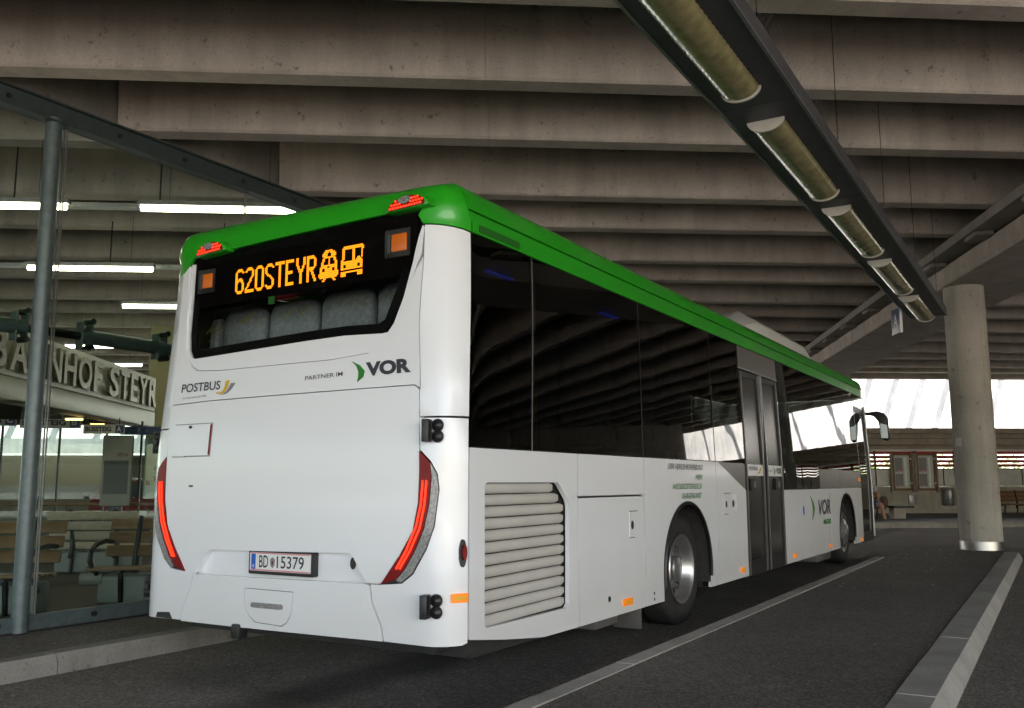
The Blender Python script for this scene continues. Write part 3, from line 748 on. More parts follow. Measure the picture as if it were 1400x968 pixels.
def flapline(u0, u1, v0, v1, parent):
    f_ = wrap('lock_flap', rect(u0, u1, v0, v1), M['white'], parent, .003, .006)
    for (a, b, c, d) in ((u0, u1, v1, v1+.006), (u0, u1*.6+u0*.4, v0-.006, v0)): wrap('flap_edge', rect(a, b, c, d), M['black'], f_, .002, .004)
    um = u0+(u1-u0)*.3; vm = (v0+v1)/2-.005
    wrap('lock', [(um+.026*cos(2*pi*k/12), vm+.033*sin(2*pi*k/12)) for k in range(12)], M['black'], f_, .0055, .002)
flapline(3.56, 3.72, .80, .99, sp)
wrap('filler_cap', [(3.18+.02*cos(2*pi*k/12), .39+.02*sin(2*pi*k/12)) for k in range(12)], M['black'], sp, .004, .006)
reflector(3.41, 3.57, .338)
AU, AV, AR = 4.82, .455, .585
def archpts(u, r_, a0=pi, a1=0, n=22): return [(u + r_*cos(a0+(a1-a0)*k/n), AV + r_*sin(a0+(a1-a0)*k/n)) for k in range(n+1)]
def archpanel(u0, u1, uc, top):
    return [(u0, VB), (uc-AR, VB)] + archpts(uc, AR) + [(uc+AR, VB), (u1, VB), (u1, top), (u0, top)]
wrap('side_panel', archpanel(3.868, 5.625, AU, VT), M['white'], bus, 0, .03)
for v in (.30, .345): wrap('screw', [(4.02+.012*cos(2*pi*k/8), v+.012*sin(2*pi*k/8)) for k in range(8)], M['black'], bus, .003, .003)
dp = wrap('side_panel', [(5.64,VB),(6.585,VB),(6.585,1.128),(5.70,VT),(5.64,VT)], M['white'], bus, 0, .03)
flapline(5.84, 6.06, .905, 1.10, dp)
wrap('notice', rect(6.12, 6.24, .92, 1.09), M['plate'], dp, .003, .002); wrap('lock', [(6.13+.03*cos(2*pi*k/12), 1.0+.035*sin(2*pi*k/12)) for k in range(12)], M['black'], dp, .006, .004)
reflector(6.30, 6.43, .338)
wrap('window_spandrel', [(5.712,VT),(6.59,1.133),(6.59,VT)], M['greytrim'], bus, -.004, .01)
# side windows
def winpane(u0, u1, v0, v1=2.66): return wrap('side_window', rect(u0, u1, v0, v1), M['sidewin'], bus, -.004, .006)
edges = [1.350, 2.085, 3.868, 5.640]
for a, b in zip(edges, edges[1:]): winpane(a+.005, b-.005, VT+.008)
winpane(5.646, 6.595, VT+.008)
for a, v0 in ((2.085, VT), (3.868, VT), (5.640, VT)): wrap('window_joint', rect(a-.005, a+.005, v0, 2.66), M['galv' if a < 3 else 'black'], bus, -.002, .02)
for a, b, v0 in ((8.17, 10.02, 1.128), (10.03, 11.35, 1.392), (11.36, 12.5, 1.392), (12.51, 13.02, 1.392)): winpane(a, b, v0)
for a, b in ((10.04, 11.35), (11.36, 13.02)): wrap('side_trim', rect(a, b, 1.125, 1.384), M['greytrim'], bus, 0, .02)
# middle door
door = wrap('middle_door', rect(6.60, 8.155, .235, 2.44), M['black'], bus, -.05, .004)
wrap('door_header', rect(6.60, 8.155, 2.425, 2.66), M['greytrim'], bus, -.003, .02)
wrap('door_seal', rect(6.60, 8.155, 2.412, 2.424), M['chrome'], bus, .004, .02)
for a, b, hu in ((6.635, 7.33, 6.86), (7.43, 8.12, 7.85)):
    lf = wrap('door_leaf', rect(a, b, .25, 2.40), M['black'], door, -.012, .03, [rect(a+.06, b-.06, .40, 2.34, .03, 3)])
    wrap('door_glass', rect(a+.05, b-.05, .39, 2.35), M['doorwin'], lf, -.020, .01)
    for e in (a+.012, b-.04): wrap('rubber_strip', rect(e, e+.028, .26, 2.39), M['greytrim'], lf, .002, .012)
    wrap('sticker', rect(a+.035, b-.035, 1.278, 1.398), M['plate'], lf, -.0085, .002)
    MB().lathe([(-.045, .095), (-.05, .10), (.05, .10), (.045, .095)], 16, lambda q_, x, y: (-.075+x*.25, (a+b)/2-1.195+y*2.5, .675+q_)).build('kick_plate', M['chrome'], lf, smooth=50)
    wrap('door_handle', rect(hu-.10, hu+.10, 1.12, 1.25, .03, 3), M['black'], lf, .006, .02)
    wrap('handle_plate', rect(hu+.0, hu+.06, 1.15, 1.22, .02, 3), M['greyink'], lf, .010, .004)
MB().box((-.045, 7.38-1.195-.03, .26), (-.02, 7.38-1.195+.03, 2.40)).build('door_post', M['galv'], door)
def stext(body, u0, u1, v0, v1, mat, bold=0, off=.004, sh=0.0, parent=bus): return lettering(body, lambda x, y: P(u0+(u1-u0)*x+sh*y, v0+(v1-v0)*y, off), mat, parent, bold)
stext('POSTBUS', 6.76, 7.08, 1.335, 1.375, M['ink'], .01, -.006)
stext('PARTNER IM', 7.47, 7.68, 1.33, 1.343, M['ink'], .01, -.006)
stext('VOR', 7.83, 8.06, 1.305, 1.372, M['ink'], .05, -.006)
def cres(u, v, w_, h_, off=.004):
    swoosh([(u, v+h_), (u+w_*.62, v+h_*.55), (u+w_, v), (u+w_*.8, v-h_*.5), (u+w_*.3, v-h_)], [(u, v+h_*.98), (u+w_*.35, v+h_*.5), (u+w_*.5, v), (u+w_*.45, v-h_*.5), (u+w_*.25, v-h_)], M['greenink'], off=off)
cres(7.72, 1.335, .08, .045, -.006)
swoosh([(7.05,1.30),(7.12,1.298),(7.17,1.32),(7.20,1.36)], [(7.05,1.306),(7.11,1.31),(7.14,1.33),(7.15,1.36)], M['yellowink'], off=-.006)
# beyond the door
ep = wrap('side_panel', rect(8.168, 8.985, VB, 1.118), M['white'], bus, 0, .03)
wrap('side_panel', rect(8.998, 10.60, VB, 1.118), M['white'], bus, 0, .03)
FU = 11.74
wrap('side_panel', archpanel(10.613, 12.50, FU, 1.118), M['white'], bus, 0, .03)
wrap('side_panel', rect(12.513, 13.02, VB, 1.118), M['white'], bus, 0, .03)
wrap('charge_flap', [(9.0+.03*cos(2*pi*k/12)+.03, .855+.055*sin(2*pi*k/12)) for k in range(12)], M['plateblue'], bus, .006, .006)
for u0, u1, v in ((8.44, 8.56, .335), (10.44, 10.56, .335), (12.74, 12.86, .30), (12.8, 12.92, 1.25)): reflector(u0, u1, v)
cres(9.42, .875, .22, .155)
stext('VOR', 9.80, 10.60,   .77, .975, M['ink'], .03, .004, .05)
stext('REGIO', 10.12, 10.585, .64, .705, M['greenink'], .05, .004, .02)
for body, u0, v, mt in (('DER VERKEHRSVERBUND', 4.37, 1.318, 'ink'), ('WIEN', 5.03, 1.232, 'greenink'), ('NIEDERÖSTERREICH', 4.47, 1.150, 'greenink'), ('BURGENLAND', 4.69, 1.068, 'greenink')):
    stext(body, u0, 5.235 - (1.318-v)*.25, v, v+.048 + (.010 if 'Ö' in body else 0), M[mt], 0, .004, .03)
# front door, front and the far side
fd = wrap('front_door', rect(13.03, 13.93, .24, 2.45), M['black'], bus, -.01, .02, [rect(13.10, 13.86, .40, 2.36, .03, 3)])
wrap('door_glass', rect(13.08, 13.88, .38, 2.38), M['sidewin'], fd, -.016, .006)
wrap('side_window', rect(13.03, 13.95, 2.46, 2.66), M['sidewin'], bus, -.004, .006)
MB().tube([P(13.975, z, .004) for z in (.3, 1.2, 2.5)], .022, 8).build('front_pillar', M['galv'], bus, smooth=60)
wrap('front_panel', [(U4-.12, .3), (U5, .3), (U5, 1.15), (U4-.12, 1.15)], M['white'], bus, 0, .03); wrap('front_panel', [(-U5, .3), (-U4+.12, .3), (-U4+.12, 1.15), (-U5, 1.15)], M['white'], bus, 0, .03)
wrap('windscreen', [(U4-.10, 1.16), (U5, 1.16), (U5, 2.66), (U4-.10, 2.66)], M['sidewin'], bus, 0, .006); wrap('windscreen', [(-U5, 1.16), (-U4+.1, 1.16), (-U4+.1, 2.66), (-U5, 2.66)], M['sidewin'], bus, 0, .006)
wrap('side_panel', [(-U4+.1, VB), (-3.2, VB), (-1.36, .38), (-1.36, VT), (-U4+.1, VT)], M['white'], bus, 0, .03)
for a in (1.36, 3.3, 5.2, 7.1, 9.0, 10.9, 12.4): wrap('side_window', rect(-min(a+1.88, U4-.1), -a, VT+.01, 2.66), M['sidewin'], bus, -.004, .006)
# mirror
MP = [(-.03,2.44),(.11,2.455),(.22,2.42),(.285,2.31),(.30,1.98),(.27,1.925),(.18,1.945),(.15,2.08),(.125,2.26),(.06,2.36),(-.03,2.385)]
MB().prism(MP[::-1], lambda x, z: (x, 13.06, z), lambda x, z: (x, 13.17, z)).build('mirror_housing', M['black'], bus, bevel=.03, seg=3)
MB().prism([(.165,1.975),(.28,1.97),(.272,2.20),(.14,2.24)], lambda x, z: (x, 13.052, z), lambda x, z: (x, 13.058, z)).build('mirror_glass', M['mirrorglass'], bus)
MB().tube([(-.06, 12.9, 2.40), (-.02, 13.10, 2.41)], .03, 8).build('mirror_arm', M['black'], bus, smooth=60)
# wheels
def wheel(y, side=1, dual=False):
    x0 = -.055 if side == 1 else -2.495
    sx = 1 if side == 1 else -1
    fn = lambda a, p_, q_: (x0 - sx*a, y+p_, .47+q_)
    wh = MB().lathe([(.30, .30), (.30, .42), (.27, .46), (.20, .472), (.06, .470), (.025, .455), (.004, .40), (0, .36), (.006, .325), (.02, .302)], 56, fn).build('tyre', M['rubber'], bus, smooth=50)
    mb = MB()
    for k in range(44):
        for a in (.075, .14, .205):
            th = 2*pi*k/44; mb.add([fn(a+da, .4735*cos(th+dt), .4735*sin(th+dt)) for da, dt in ((-.024, -.05), (.024, -.05), (.024, .05), (-.024, .05))], [(0, 1, 2, 3)])
    mb.build('tread', M['under'], wh)['kind'] = 'stuff'
    if dual: rp = [(.012, .300), (.004, .292), (.012, .278), (.03, .262), (.085, .246), (.100, .232), (.104, .140), (.096, .12), (.096, .0)]
    else: rp = [(.012, .300), (.004, .292), (.012, .280), (.03, .262), (.035, .25), (.0, .19), (-.015, .16), (-.035, .12), (-.035, .0)]
    rim = MB().lathe(rp, 48, fn).build('rim', M['steel'], wh, smooth=28)
    d0 = .1015 if dual else .008
    MB().lathe([(d0-.004, .229), (d0-.0035, .228), (d0+.0005, .14), (d0+.002, .139)], 40, fn).build('wheel_disc', M['rimdark'], rim, smooth=40)
    for k in range(10):
        th = 2*pi*(k+.5)/10
        MB().lathe([(d0-.006, .033), (d0-.001, .033), (d0, .0)], 12, lambda a, p_, q_, th=th: fn(a-.002, .196*cos(th)+p_, .196*sin(th)+q_)).build('hand_hole', M['darkgrille'], rim)
        MB().lathe([(d0-.03, .0), (d0-.03, .012), (d0, .014)], 6, lambda a, p_, q_, th=th: fn(a-.0, .155*cos(th+.3)+p_, .155*sin(th+.3)+q_)).build('wheel_nut', M['steel'], rim)
    hp = [(d0+.02, .11), (d0-.05, .105), (d0-.062, .09), (d0-.066, 0)]
    MB().lathe(hp, 24, fn).build('hub', M['steel'], rim, smooth=40)
    return wh
YR, YW = AU-1.195, FU-1.195
for s_ in (1, -1):
    wheel(YR, s_, True); wheel(YW, s_, False)
for y, uc in ((YR, AU), (YW, FU)):
    pts = archpts(uc, AR-.003, pi*1.08, -.08*pi, 30)
    MB().add([P(a, b, -.002) for a, b in pts] + [P(a, b)+Vector((-.42, 0, 0)) for a, b in pts], [(i, i+1, 31+i+1, 31+i) for i in range(30)]).build('arch_liner', M['dust'], bus, smooth=60)
    lip = MB(); lip.tube([P(a, b, .006) for a, b in archpts(uc, AR-.008, pi*1.05, -.05*pi, 30)], .016, 6); lip.build('arch_lip', M['black'], bus, smooth=60)
MB().box((-.36, YR-.80, .06), (-.12, YR-.77, .42)).box((-.62, YR-1.25, .10), (-.30, YR-.83, .27)).build('mud_flap', M['greytrim'], bus, bevel=.01)
MB().box((-.45, YW-1.5, .12), (-.12, YW-.66, .27)).build('mud_flap', M['greytrim'], bus, bevel=.02)
MB().box((-2.40, .35, .24), (-.15, YR-.62, .60)).box((-2.40, YR+.62, .25), (-.10, YW-.62, .34)).box((-2.4, YW+.62, .26), (-.10, 12.8, .35)).box((-1.9, 1.5, .6), (-.66, 12.7, .66)).box((-1.5, YR-.1, .35), (-1.1, YR+.1, .6)).build('underbody', M['under'], bus)
MB().box((-.95, .5, .20), (-.2, 1.4, .30)).tube([(-.30, .25, .30), (-.30, .9, .28)], .05, 10).build('exhaust', M['under'], bus)
# interior seen through the dark glass
MB().box((-2.42, .30, 1.35), (-.13, 2.6, 1.42)).box((-2.1, 2.6, .62), (-.42, 12.7, .68)).build('cabin_floor', M['intfloor'], bus)
MB().box((-2.35, .40, 2.74), (-.20, 12.5, 2.76)).build('cabin_ceiling', M['intwall'], bus)
def seat_back(x0, x1, y, z0, z1, rows=True, line=True):
    prof_ = []
    n = 10; vs = []; fs = []
    def cr(t, k):   # rounded rectangle in x/z, cushion bulge in y
        r = min(.09, (x1-x0)*.3)
        return rect(x0, x1, z0, z1, r, 4)
    o = cr(0, 0); cx, cz = (x0+x1)/2, (z0+z1)/2
    rings = [(.0, .97), (-.03, 1.0), (-.07, .98), (-.085, .90), (-.095, .6)]
    for dy, k in rings: vs += [(cx+(a-cx)*k, y+.11+dy+ .04*(b-z0), cz+(b-cz)*k) for a, b in o]
    L = len(o)
    for r_ in range(len(rings)-1):
        for i in range(L): fs.append((r_*L+i, r_*L+(i+1) % L, (r_+1)*L+(i+1) % L, (r_+1)*L+i))
    fs.append(tuple((len(rings)-1)*L+i for i in range(L))); fs.append(tuple(range(L-1, -1, -1)))
    s_ = MB().add(vs, fs).build('passenger_seat', M['seat'], bus, smooth=60)
    mb = MB(); rs = random.Random(int(x0*1000))
    if line:
        for k in range(9):
            a = x1-.05+rs.uniform(-.03, .02) if k < 5 else rs.uniform(x0+.08, x1-.1); b = rs.uniform(z0+.12, z1-.05) if k < 5 else z1-.10-rs.uniform(0, .03)
            dx, dz = (rs.uniform(.01, .03), rs.uniform(-.05, .05)) if k < 5 else (rs.uniform(.06, .12), rs.uniform(.03, .07))
            yy = lambda zz: y+.11-.1+.04*(zz-z0)
            mb.tube([(a, yy(b), b), (a+dx, yy(b+dz), b+dz)], .0022, 4)
        mb.build('seat_pattern', M['seatline'], s_)
for a, b, z in ((-2.69,-2.40,2.41),(-2.345,-1.93,2.455),(-1.885,-1.45,2.468),(-1.405,-.965,2.485),(-.925,-.30,2.50)):
    seat_back(max(a, -2.47), min(b, -.33), .42, 1.6, z)
for r_, y in enumerate((2.2, 3.1, 4.0, 8.5, 9.4)):
    for a in (-2.40, -1.95, -.98, -.53): seat_back(a, a+.42, y, 1.1 if y > 6 else 1.5, 2.1 if y > 6 else 2.45, line=False)
for x, y in ((-.55, 1.9), (-1.6, 3.4), (-.55, 4.6), (-.9, 6.4), (-1.7, 8.0)): MB().tube([(x, y, 1.4), (x, y, 2.84)], .017, 8).build('grab_pole', M['yellowpole'], bus)
led = MB().box((-2.24, .088, 2.405), (-.31, .20, 2.76), lambda x, y, z: (x, y, z+(x+1.275)*.018)).build('destination_display', M['display'], bus)
MB().tube([(-.60, .40, 2.66), (-.48, .40, 2.66)], .012, 6).build('blue_lamp', M['bluelamp'], bus)
for y in (1.3, 3.2): MB().box((-.62, y, 2.70), (-.58, y+.35, 2.712)).build('blue_lamp', M['bluelamp'], bus)
for a, b, c, d in ((-.494, -.372, 2.552, 2.670), (-2.112, -2.010, 2.514, 2.624)):
    l_ = MB().box((a-.05, .08, c-.025), (b+.012, .16, d+.025)).build('turn_signal', M['black'], bus)
    MB().box((a+.004, .070, c+.006), (b-.006, .082, d-.006)).build('amber_lens', M['amberlamp'], l_, bevel=.006)
    MB().box((a-.028, .074, c+.005), (a-.006, .082, d-.005)).build('lamp_bezel', M['seatedge'], l_)
GLYPH = {
'6': ['..####..','.######.','##....##','##......','##......','##......','##.###..','#######.','###..##.','##....##','##....##','##....##','##....##','##....##','.######.','..####..'],
'2': ['..####..','.######.','##....##','......##','......##','......##','.....##.','....##..','....##..','...##...','..##....','..##....','.##.....','##......','########','########'],
'0': ['..####..','.######.','##....##','##....##','##....##','##....##','##....##','##....##','##....##','##....##','##....##','##....##','##....##','##....##','.######.','..####..'],
'S': ['..####..','.######.','##....##','##......','##......','##......','.##.....','..###...','....##..','.....##.','......##','......##','......##','##....##','.######.','..####..'],
'T': ['########','########'] + ['...##...']*14,
'E': ['#######.','#######.','##......','##......','##......','##......','##......','######..','######..','##......','##......','##......','##......','##......','#######.','#######.'],
'Y': ['##....##','##....##','##....##','##....##','##....##','.##..##.','.##..##.','..####..','..####..','...##...','...##...','...##...','...##...','...##...','...##...','...##...'],
'R': ['######..','#######.','##....##','##....##','##....##','##....##','##....##','#######.','######..','##.##...','##..##..','##..##..','##...##.','##...##.','##....##','##....##'],
'train': ['.....######.....','....####.####...','...####...####..','...####...####..','....#########...','...##...#...##..','...##...#...##..','..##....#....##.','..##....#....##.','..#############.','.######..######.','.##..######..##.','.##..######..##.','.###############','################','################','.##############.','....##.....##...','...##.......##..'],
'bus': ['..###############.','.#################','.##......##.....##','.##......##.....#.','.##......##.....#.','.##......##.....#.','.##......##.....#.','.##......##..##.#.','##.......##.####..','#################.','#################.','##..#########..##.','##..#########..##.','#################.','..................','#################.','####.........####.','####.........####.'],
}
mb = MB(); col_ = 0
for g in ('6', '2', '0', 'S', 'T', 'E', 'Y', 'R', 'train', 'bus'):
    rows = GLYPH[g]; h_ = len(rows)
    for r_, row in enumerate(rows):
        for c, ch in enumerate(row):
            if ch == '#':
                cc = col_ + c; rr = r_ + (0 if h_ == 16 else -1.5)
                x = -1.800 + cc*1.085/108.; z = 2.621 - rr*.0105 + (x+1.275)*.016
                mb.add([(x+dx*.0086, .083, z-dz*.0088) for dx, dz in ((0, 0), (1, 0), (1, 1), (0, 1))], [(0, 1, 2, 3)])
    col_ += len(rows[0]) + {'R': 2, 'train': 2}.get(g, 1)
mb.build('display_dots', M['dot'], led)
lettering('NOTAUSSTIEG', lambda x, y: (-1.44+.20*x, .088, 2.365+.012*y), M['red'], bus)
lettering('EMERGENCY EXIT', lambda x, y: (-1.44+.20*x, .088, 2.385+.012*y), M['red'], bus)
MB().box((-1.50, .09, 2.352), (-1.452, .10, 2.402)).build('exit_pictogram', M['greenvent'], bus)
# ------------------------------------------------------------------ glass screen beside the bus lane
gs = thing('glass_screen', 'glass wind screen with a blue-green steel post and rails along the left platform', 'glass wall')
XG = -3.93
def xat(z): return XG
MB().tube([(XG+.03, .05, .12), (XG+.03, .05, 4.10)], .062, 20).build('post', M['galv2'] if 'galv2' in M else M['paintsteel'], gs, smooth=60)
MB().tube([(XG+.03, 8.6, .12), (XG+.03, 8.6, 4.10)], .062, 20).build('post', M['paintsteel'], gs, smooth=60)
tb = MB().box((XG-.02, -9, 4.06), (XG+.06, 14, 4.23)).box((XG+.06, -9, 4.215), (XG+.10, 14, 4.23)).box((XG+.06, -9, 4.06), (XG+.10, 14, 4.075)).build('top_rail', M['darkteal'], gs)
br = MB().box((XG-.02, -9, .125), (XG+.03, 14, .235)).build('bottom_rail', M['paintsteel'], gs)
MB().box((XG-.02, -9, .114), (XG+.05, 14, .125)).build('rubber_strip', M['black'], gs)
for y in (-.35, .62, 1.3, 2.0, 2.7, 3.4): MB().tube([(XG+.055, y-.0, 4.145), (XG+.075, y, 4.145)], .022, 8).build('bolt', M['black'], tb)
for y in (-.12, .66, 1.6, 2.4): MB().tube([(XG+.03, y, .185), (XG+.055, y, .185)], .022, 8).build('bolt', M['black'], br)
for a, b in ((-6, -3.2), (-3.18, .16), (.18, 2.08), (2.10, 4.0), (4.02, 6.0), (6.02, 8.6)):
    MB().box((XG+.004, a, .19), (XG+.012, b, 4.08)).build('pane', M['pane'], gs)
    for e in (a, b): MB().box((XG+.002, e-.004, .19), (XG+.014, e+.004, 4.08)).build('pane_edge', M['galv'], gs)
XP = XG-.14
MB().tube([(XP, -6, 2.42), (XP, .02, 2.42)], .058, 14).build('cross_tube', M['paintsteel'], gs, smooth=60)
MB().tube([(XP, .50, 2.42), (XP, 10, 2.42)], .062, 14).build('cross_tube', M['paintsteel'], gs, smooth=60)
MB().tube([(XP, -.1, 2.42), (XP, .6, 2.42)], .035, 10).build('tube_joint', M['iron'], gs, smooth=60)
for y in (-.06, .50, 1.24):
    c = MB().box((XP-.045, y-.008, 2.31), (XP+.05, y+.008, 2.54)).box((XP-.045, y+.079, 2.31), (XP+.05, y+.095, 2.54)).build('pane_clamp', M['paintsteel'], gs, bevel=.008)
    for z in (2.315, 2.535): MB().tube([(XP+.02, y+.04, z), (XP+.12, y+.04, z)], .026, 12).build('clamp_disc', M['black'], c, smooth=50)

# ------------------------------------------------------------------ station canopy with the name in metal letters
cp = thing('station_canopy', 'metal clad canopy of the waiting hall carrying the raised name BAHNHOF STEYR', 'canopy')
T0 = -5.0
HBox('fascia', (1.5, T0-.12, 2.44), (11.02, T0, 3.0), M['fascia'], cp)
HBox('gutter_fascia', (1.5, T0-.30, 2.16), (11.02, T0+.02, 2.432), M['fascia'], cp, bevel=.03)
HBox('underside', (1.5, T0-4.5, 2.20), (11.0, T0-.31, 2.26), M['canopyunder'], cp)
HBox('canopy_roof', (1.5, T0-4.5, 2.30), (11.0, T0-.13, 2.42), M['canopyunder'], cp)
xs = 4.98
def letter3d(ch, s0, w_, z0, h_):
    vs, fs = text_mesh(ch, .022, .03)
    zs = [v[2] for v in vs]; z_lo, z_hi = min(zs), max(zs)
    me = bpy.data.meshes.new('letter')
    me.from_pydata([tuple(W2(s0+v[0]*w_, T0+.03 + .05*(v[2]-z_lo)/(z_hi-z_lo or 1), z0+v[1]*h_)) for v in vs], [], fs)
    return link('letter', me, M['letter'], cp)
lw = {'B': .40, 'A': .46, 'H': .40, 'N': .42, 'O': .48, 'F': .32, 'S': .40, 'T': .38, 'E': .33, 'Y': .42, 'R': .41}
tot = sum(lw[c]+.085 for c in 'BAHNHOFSTEYR')+.22
sc_ = (10.93-5.14)/tot; xs = 5.14
for ch in 'BAHNHOF STEYR':
    if ch == ' ': xs += .22*sc_; continue
    letter3d(ch, xs, lw[ch]*sc_, 2.49, .43); xs += (lw[ch]+.085)*sc_
for t0_, t1_, z in ((-5.16, -4.95, 2.05), (-4.70, -4.51, 1.985), (-4.22, -4.06, 1.91)): pass
def strip_light(s, t0_, t1_, z, label):
    l_ = thing('strip_light', label, 'light fitting')
    HBox('housing', (s-.05, t0_-.05, z+.03), (s+.05, t1_+.05, z+.07), M['canopyunder'], l_); HBox('warm_tube', (s-.025, t0_, z), (s+.025, t1_, z+.028), M['warmtube'], l_)
strip_light(7.6, -6.5, -6.15, 2.12, 'warm strip light under the station canopy, nearest the left edge')
strip_light(8.6, -5.48, -5.25, 2.12, 'warm strip light under the station canopy above the BUSSTEIG A sign')
strip_light(9.8, -5.58, -5.38, 2.12, 'warm strip light under the station canopy behind the blue board')
# ------------------------------------------------------------------ glazed front under the canopy
gf = thing('glazed_front', 'glass shop front under the station canopy with a long timber handrail', 'glass wall')
SF = 10.0
for a, b in ((-9.0, -8.0), (-7.99, -7.0), (-6.99, -6.12), (-6.11, -5.40), (-5.39, -4.86), (-4.85, -4.3)):
    HBox('pane', (SF, a, .98), (SF+.01, b, 2.14), M['pane'], gf)
    HBox('pane', (SF, a, .14), (SF+.01, b, .80), M['pane'], gf)
    HBox('mullion', (SF-.01, b-.012, .12), (SF+.02, b+.018, 2.2), M['iron'], gf)
MB().tube([W2(SF-.12, -9, .92), W2(SF-.12, -4.55, .90)], .028, 10).build('handrail', M['wood'], gf, smooth=60)
for t in (-8.2, -7.4, -6.6, -5.9, -5.2, -4.7):
    MB().tube([W2(SF-.12, t, .90), W2(SF-.12, t, .82), W2(SF, t, .80)], .012, 6).build('rail_bracket', M['iron'], gf)
    MB().tube([W2(SF-.04, t+.25, 1.0), W2(SF-.01, t+.25, 1.0)], .03, 10).build('glass_fixing', M['iron'], gf)
HBox('low_wall', (SF+.03, -9, .12), (SF+.12, -4.86, .50), M['olive'], gf)
ob = thing('hall_wall', 'olive grey plastered wall at the back of the waiting hall', 'wall')
HBox('wall', (17.0, -16, .12), (17.3, -5.9, 1.82), M['olive'], ob)
HBox('coping', (16.95, -16, 1.823), (17.35, -5.85, 1.88), M['plinth'], ob)
HBox('pier', (17.36, -7.15, .12), (17.7, -5.6, 5.0), M['olivelight'], ob)
# signs over the platforms
def bus_sign(t0_, t1_, z0, z1, body, box, label, s=9.4):
    g = thing('platform_sign', label, 'sign')
    HBox('plate', (s, t0_, z0), (s+.03, t1_, z1), M['signwhite'], g)
    wb = (z1-z0)*.86
    if body: lettering(body, lambda x, y: W2(s-.004, t0_+.03+x*(t1_-t0_-wb-.10), z0+(z1-z0)*(.25+.5*y)), M['ink'], g, .04)
    if box:
        HBox('letter_field', (s-.006, t1_-wb-.01, z0+.012), (s-.001, t1_-.01, z1-.012), M['signblue'], g)
        lettering(box, lambda x, y: W2(s-.009, t1_-wb+.015+x*(wb-.06), z0+(z1-z0)*(.25+.5*y)), M['signwhite'], g, .04)
    for t in (t0_+.08, t1_-.08): MB().tube([W2(s+.015, t, z1), W2(s+.015, t, 2.2)], .008, 6).build('hanger', M['iron'], g)
bus_sign(-7.35, -6.62, 2.10, 2.28, 'BUSSTEIG', 'C', 'white BUSSTEIG sign with letter C at the left edge', 9.6)
bus_sign(-6.52, -5.62, 2.06, 2.23, 'BUSSTEIG', 'B', 'white BUSSTEIG sign with letter B, partly behind the steel post', 9.5)
bus_sign(-5.46, -4.86, 1.96, 2.10, 'BUSSTEIG', 'A', 'white sign BUSSTEIG with letter A, beside the blue board', 9.2)
bb = thing('blue_board', 'dark blue sign board hanging under the canopy beside the BUSSTEIG A sign', 'sign')
HBox('board', (9.9, -5.16, 1.98), (9.93, -4.3, 2.11), M['signblue'], bb)
# information panel
ip = thing('information_panel', 'grey information panel with a dark screen and the letters OÖVV', 'information board')
HBox('panel', (9.66, -5.33, .88), (9.74, -4.88, 1.96), M['panelgrey'], ip, bevel=.01)
HBox('screen', (9.652, -5.29, 1.06), (9.661, -4.925, 1.57), M['screen'], ip)
HBox('stand', (9.68, -5.2, .12), (9.72, -5.0, .88), M['iron'], ip)
lettering('OÖ', lambda x, y: W2(9.655, -5.10+.085*x, 1.63+.075*y), M['ink'], ip, .03)
lettering('VV', lambda x, y: W2(9.655, -5.008+.075*x, 1.63+.052*y), M['red'], ip, .03)
ps = thing('poster', 'pale poster with small red pictures behind the bus corner', 'poster')
HBox('sheet', (10.06, -4.82, .98), (10.07, -4.4, 1.95), M['frost'], ps)
for k in range(9):
    a, b = -4.80+random.random()*.30, 1.05+random.random()*.55
    HBox('picture', (10.045, a, b), (10.058, a+.05, b+.07), M['red' if k % 3 == 0 else 'greyink'], ps)
# red car standing outside beyond the glass
rc = thing('parked_car', 'dark red car seen from behind through the station glass', 'car')
def cfn2(a, b, z): return W2(13.4+b, -6.05+a, z+.0)
body = [(0, .35), (0, .75), (.08, .92), (.55, 1.32), (2.2, 1.36), (3.0, .95), (3.9, .85), (4.1, .40)]
MB().prism(body, lambda b, z: cfn2(-.85, b, z), lambda b, z: cfn2(.85, b, z)).build('body', M['carred'], rc, bevel=.05)
MB().box((-.62, .14, .97), (.62, .20, 1.24), lambda a, b, z: cfn2(a, b+(z-.97)*1.15-.07, z)).build('rear_window', M['carglass'], rc)
MB().box((-.26, -.015, .58), (.26, .0, .70), cfn2).build('number_plate', M['plate'], rc)
for s_ in (-1, 1): MB().box((s_*.62-.18, -.012, .72), (s_*.62+.18, .02, .86), cfn2).build('tail_light', M['red'], rc, bevel=.01)
for s_ in (-1, 1):
    for b in (.75, 3.2): MB().lathe([(-.10, .0), (-.10, .28), (-.08, .31), (.08, .31), (.10, .28), (.10, 0)], 20, lambda a, x, y: cfn2(s_*.78+a, b+x, .31+y)).build('wheel', M['rubber'], rc, smooth=40)
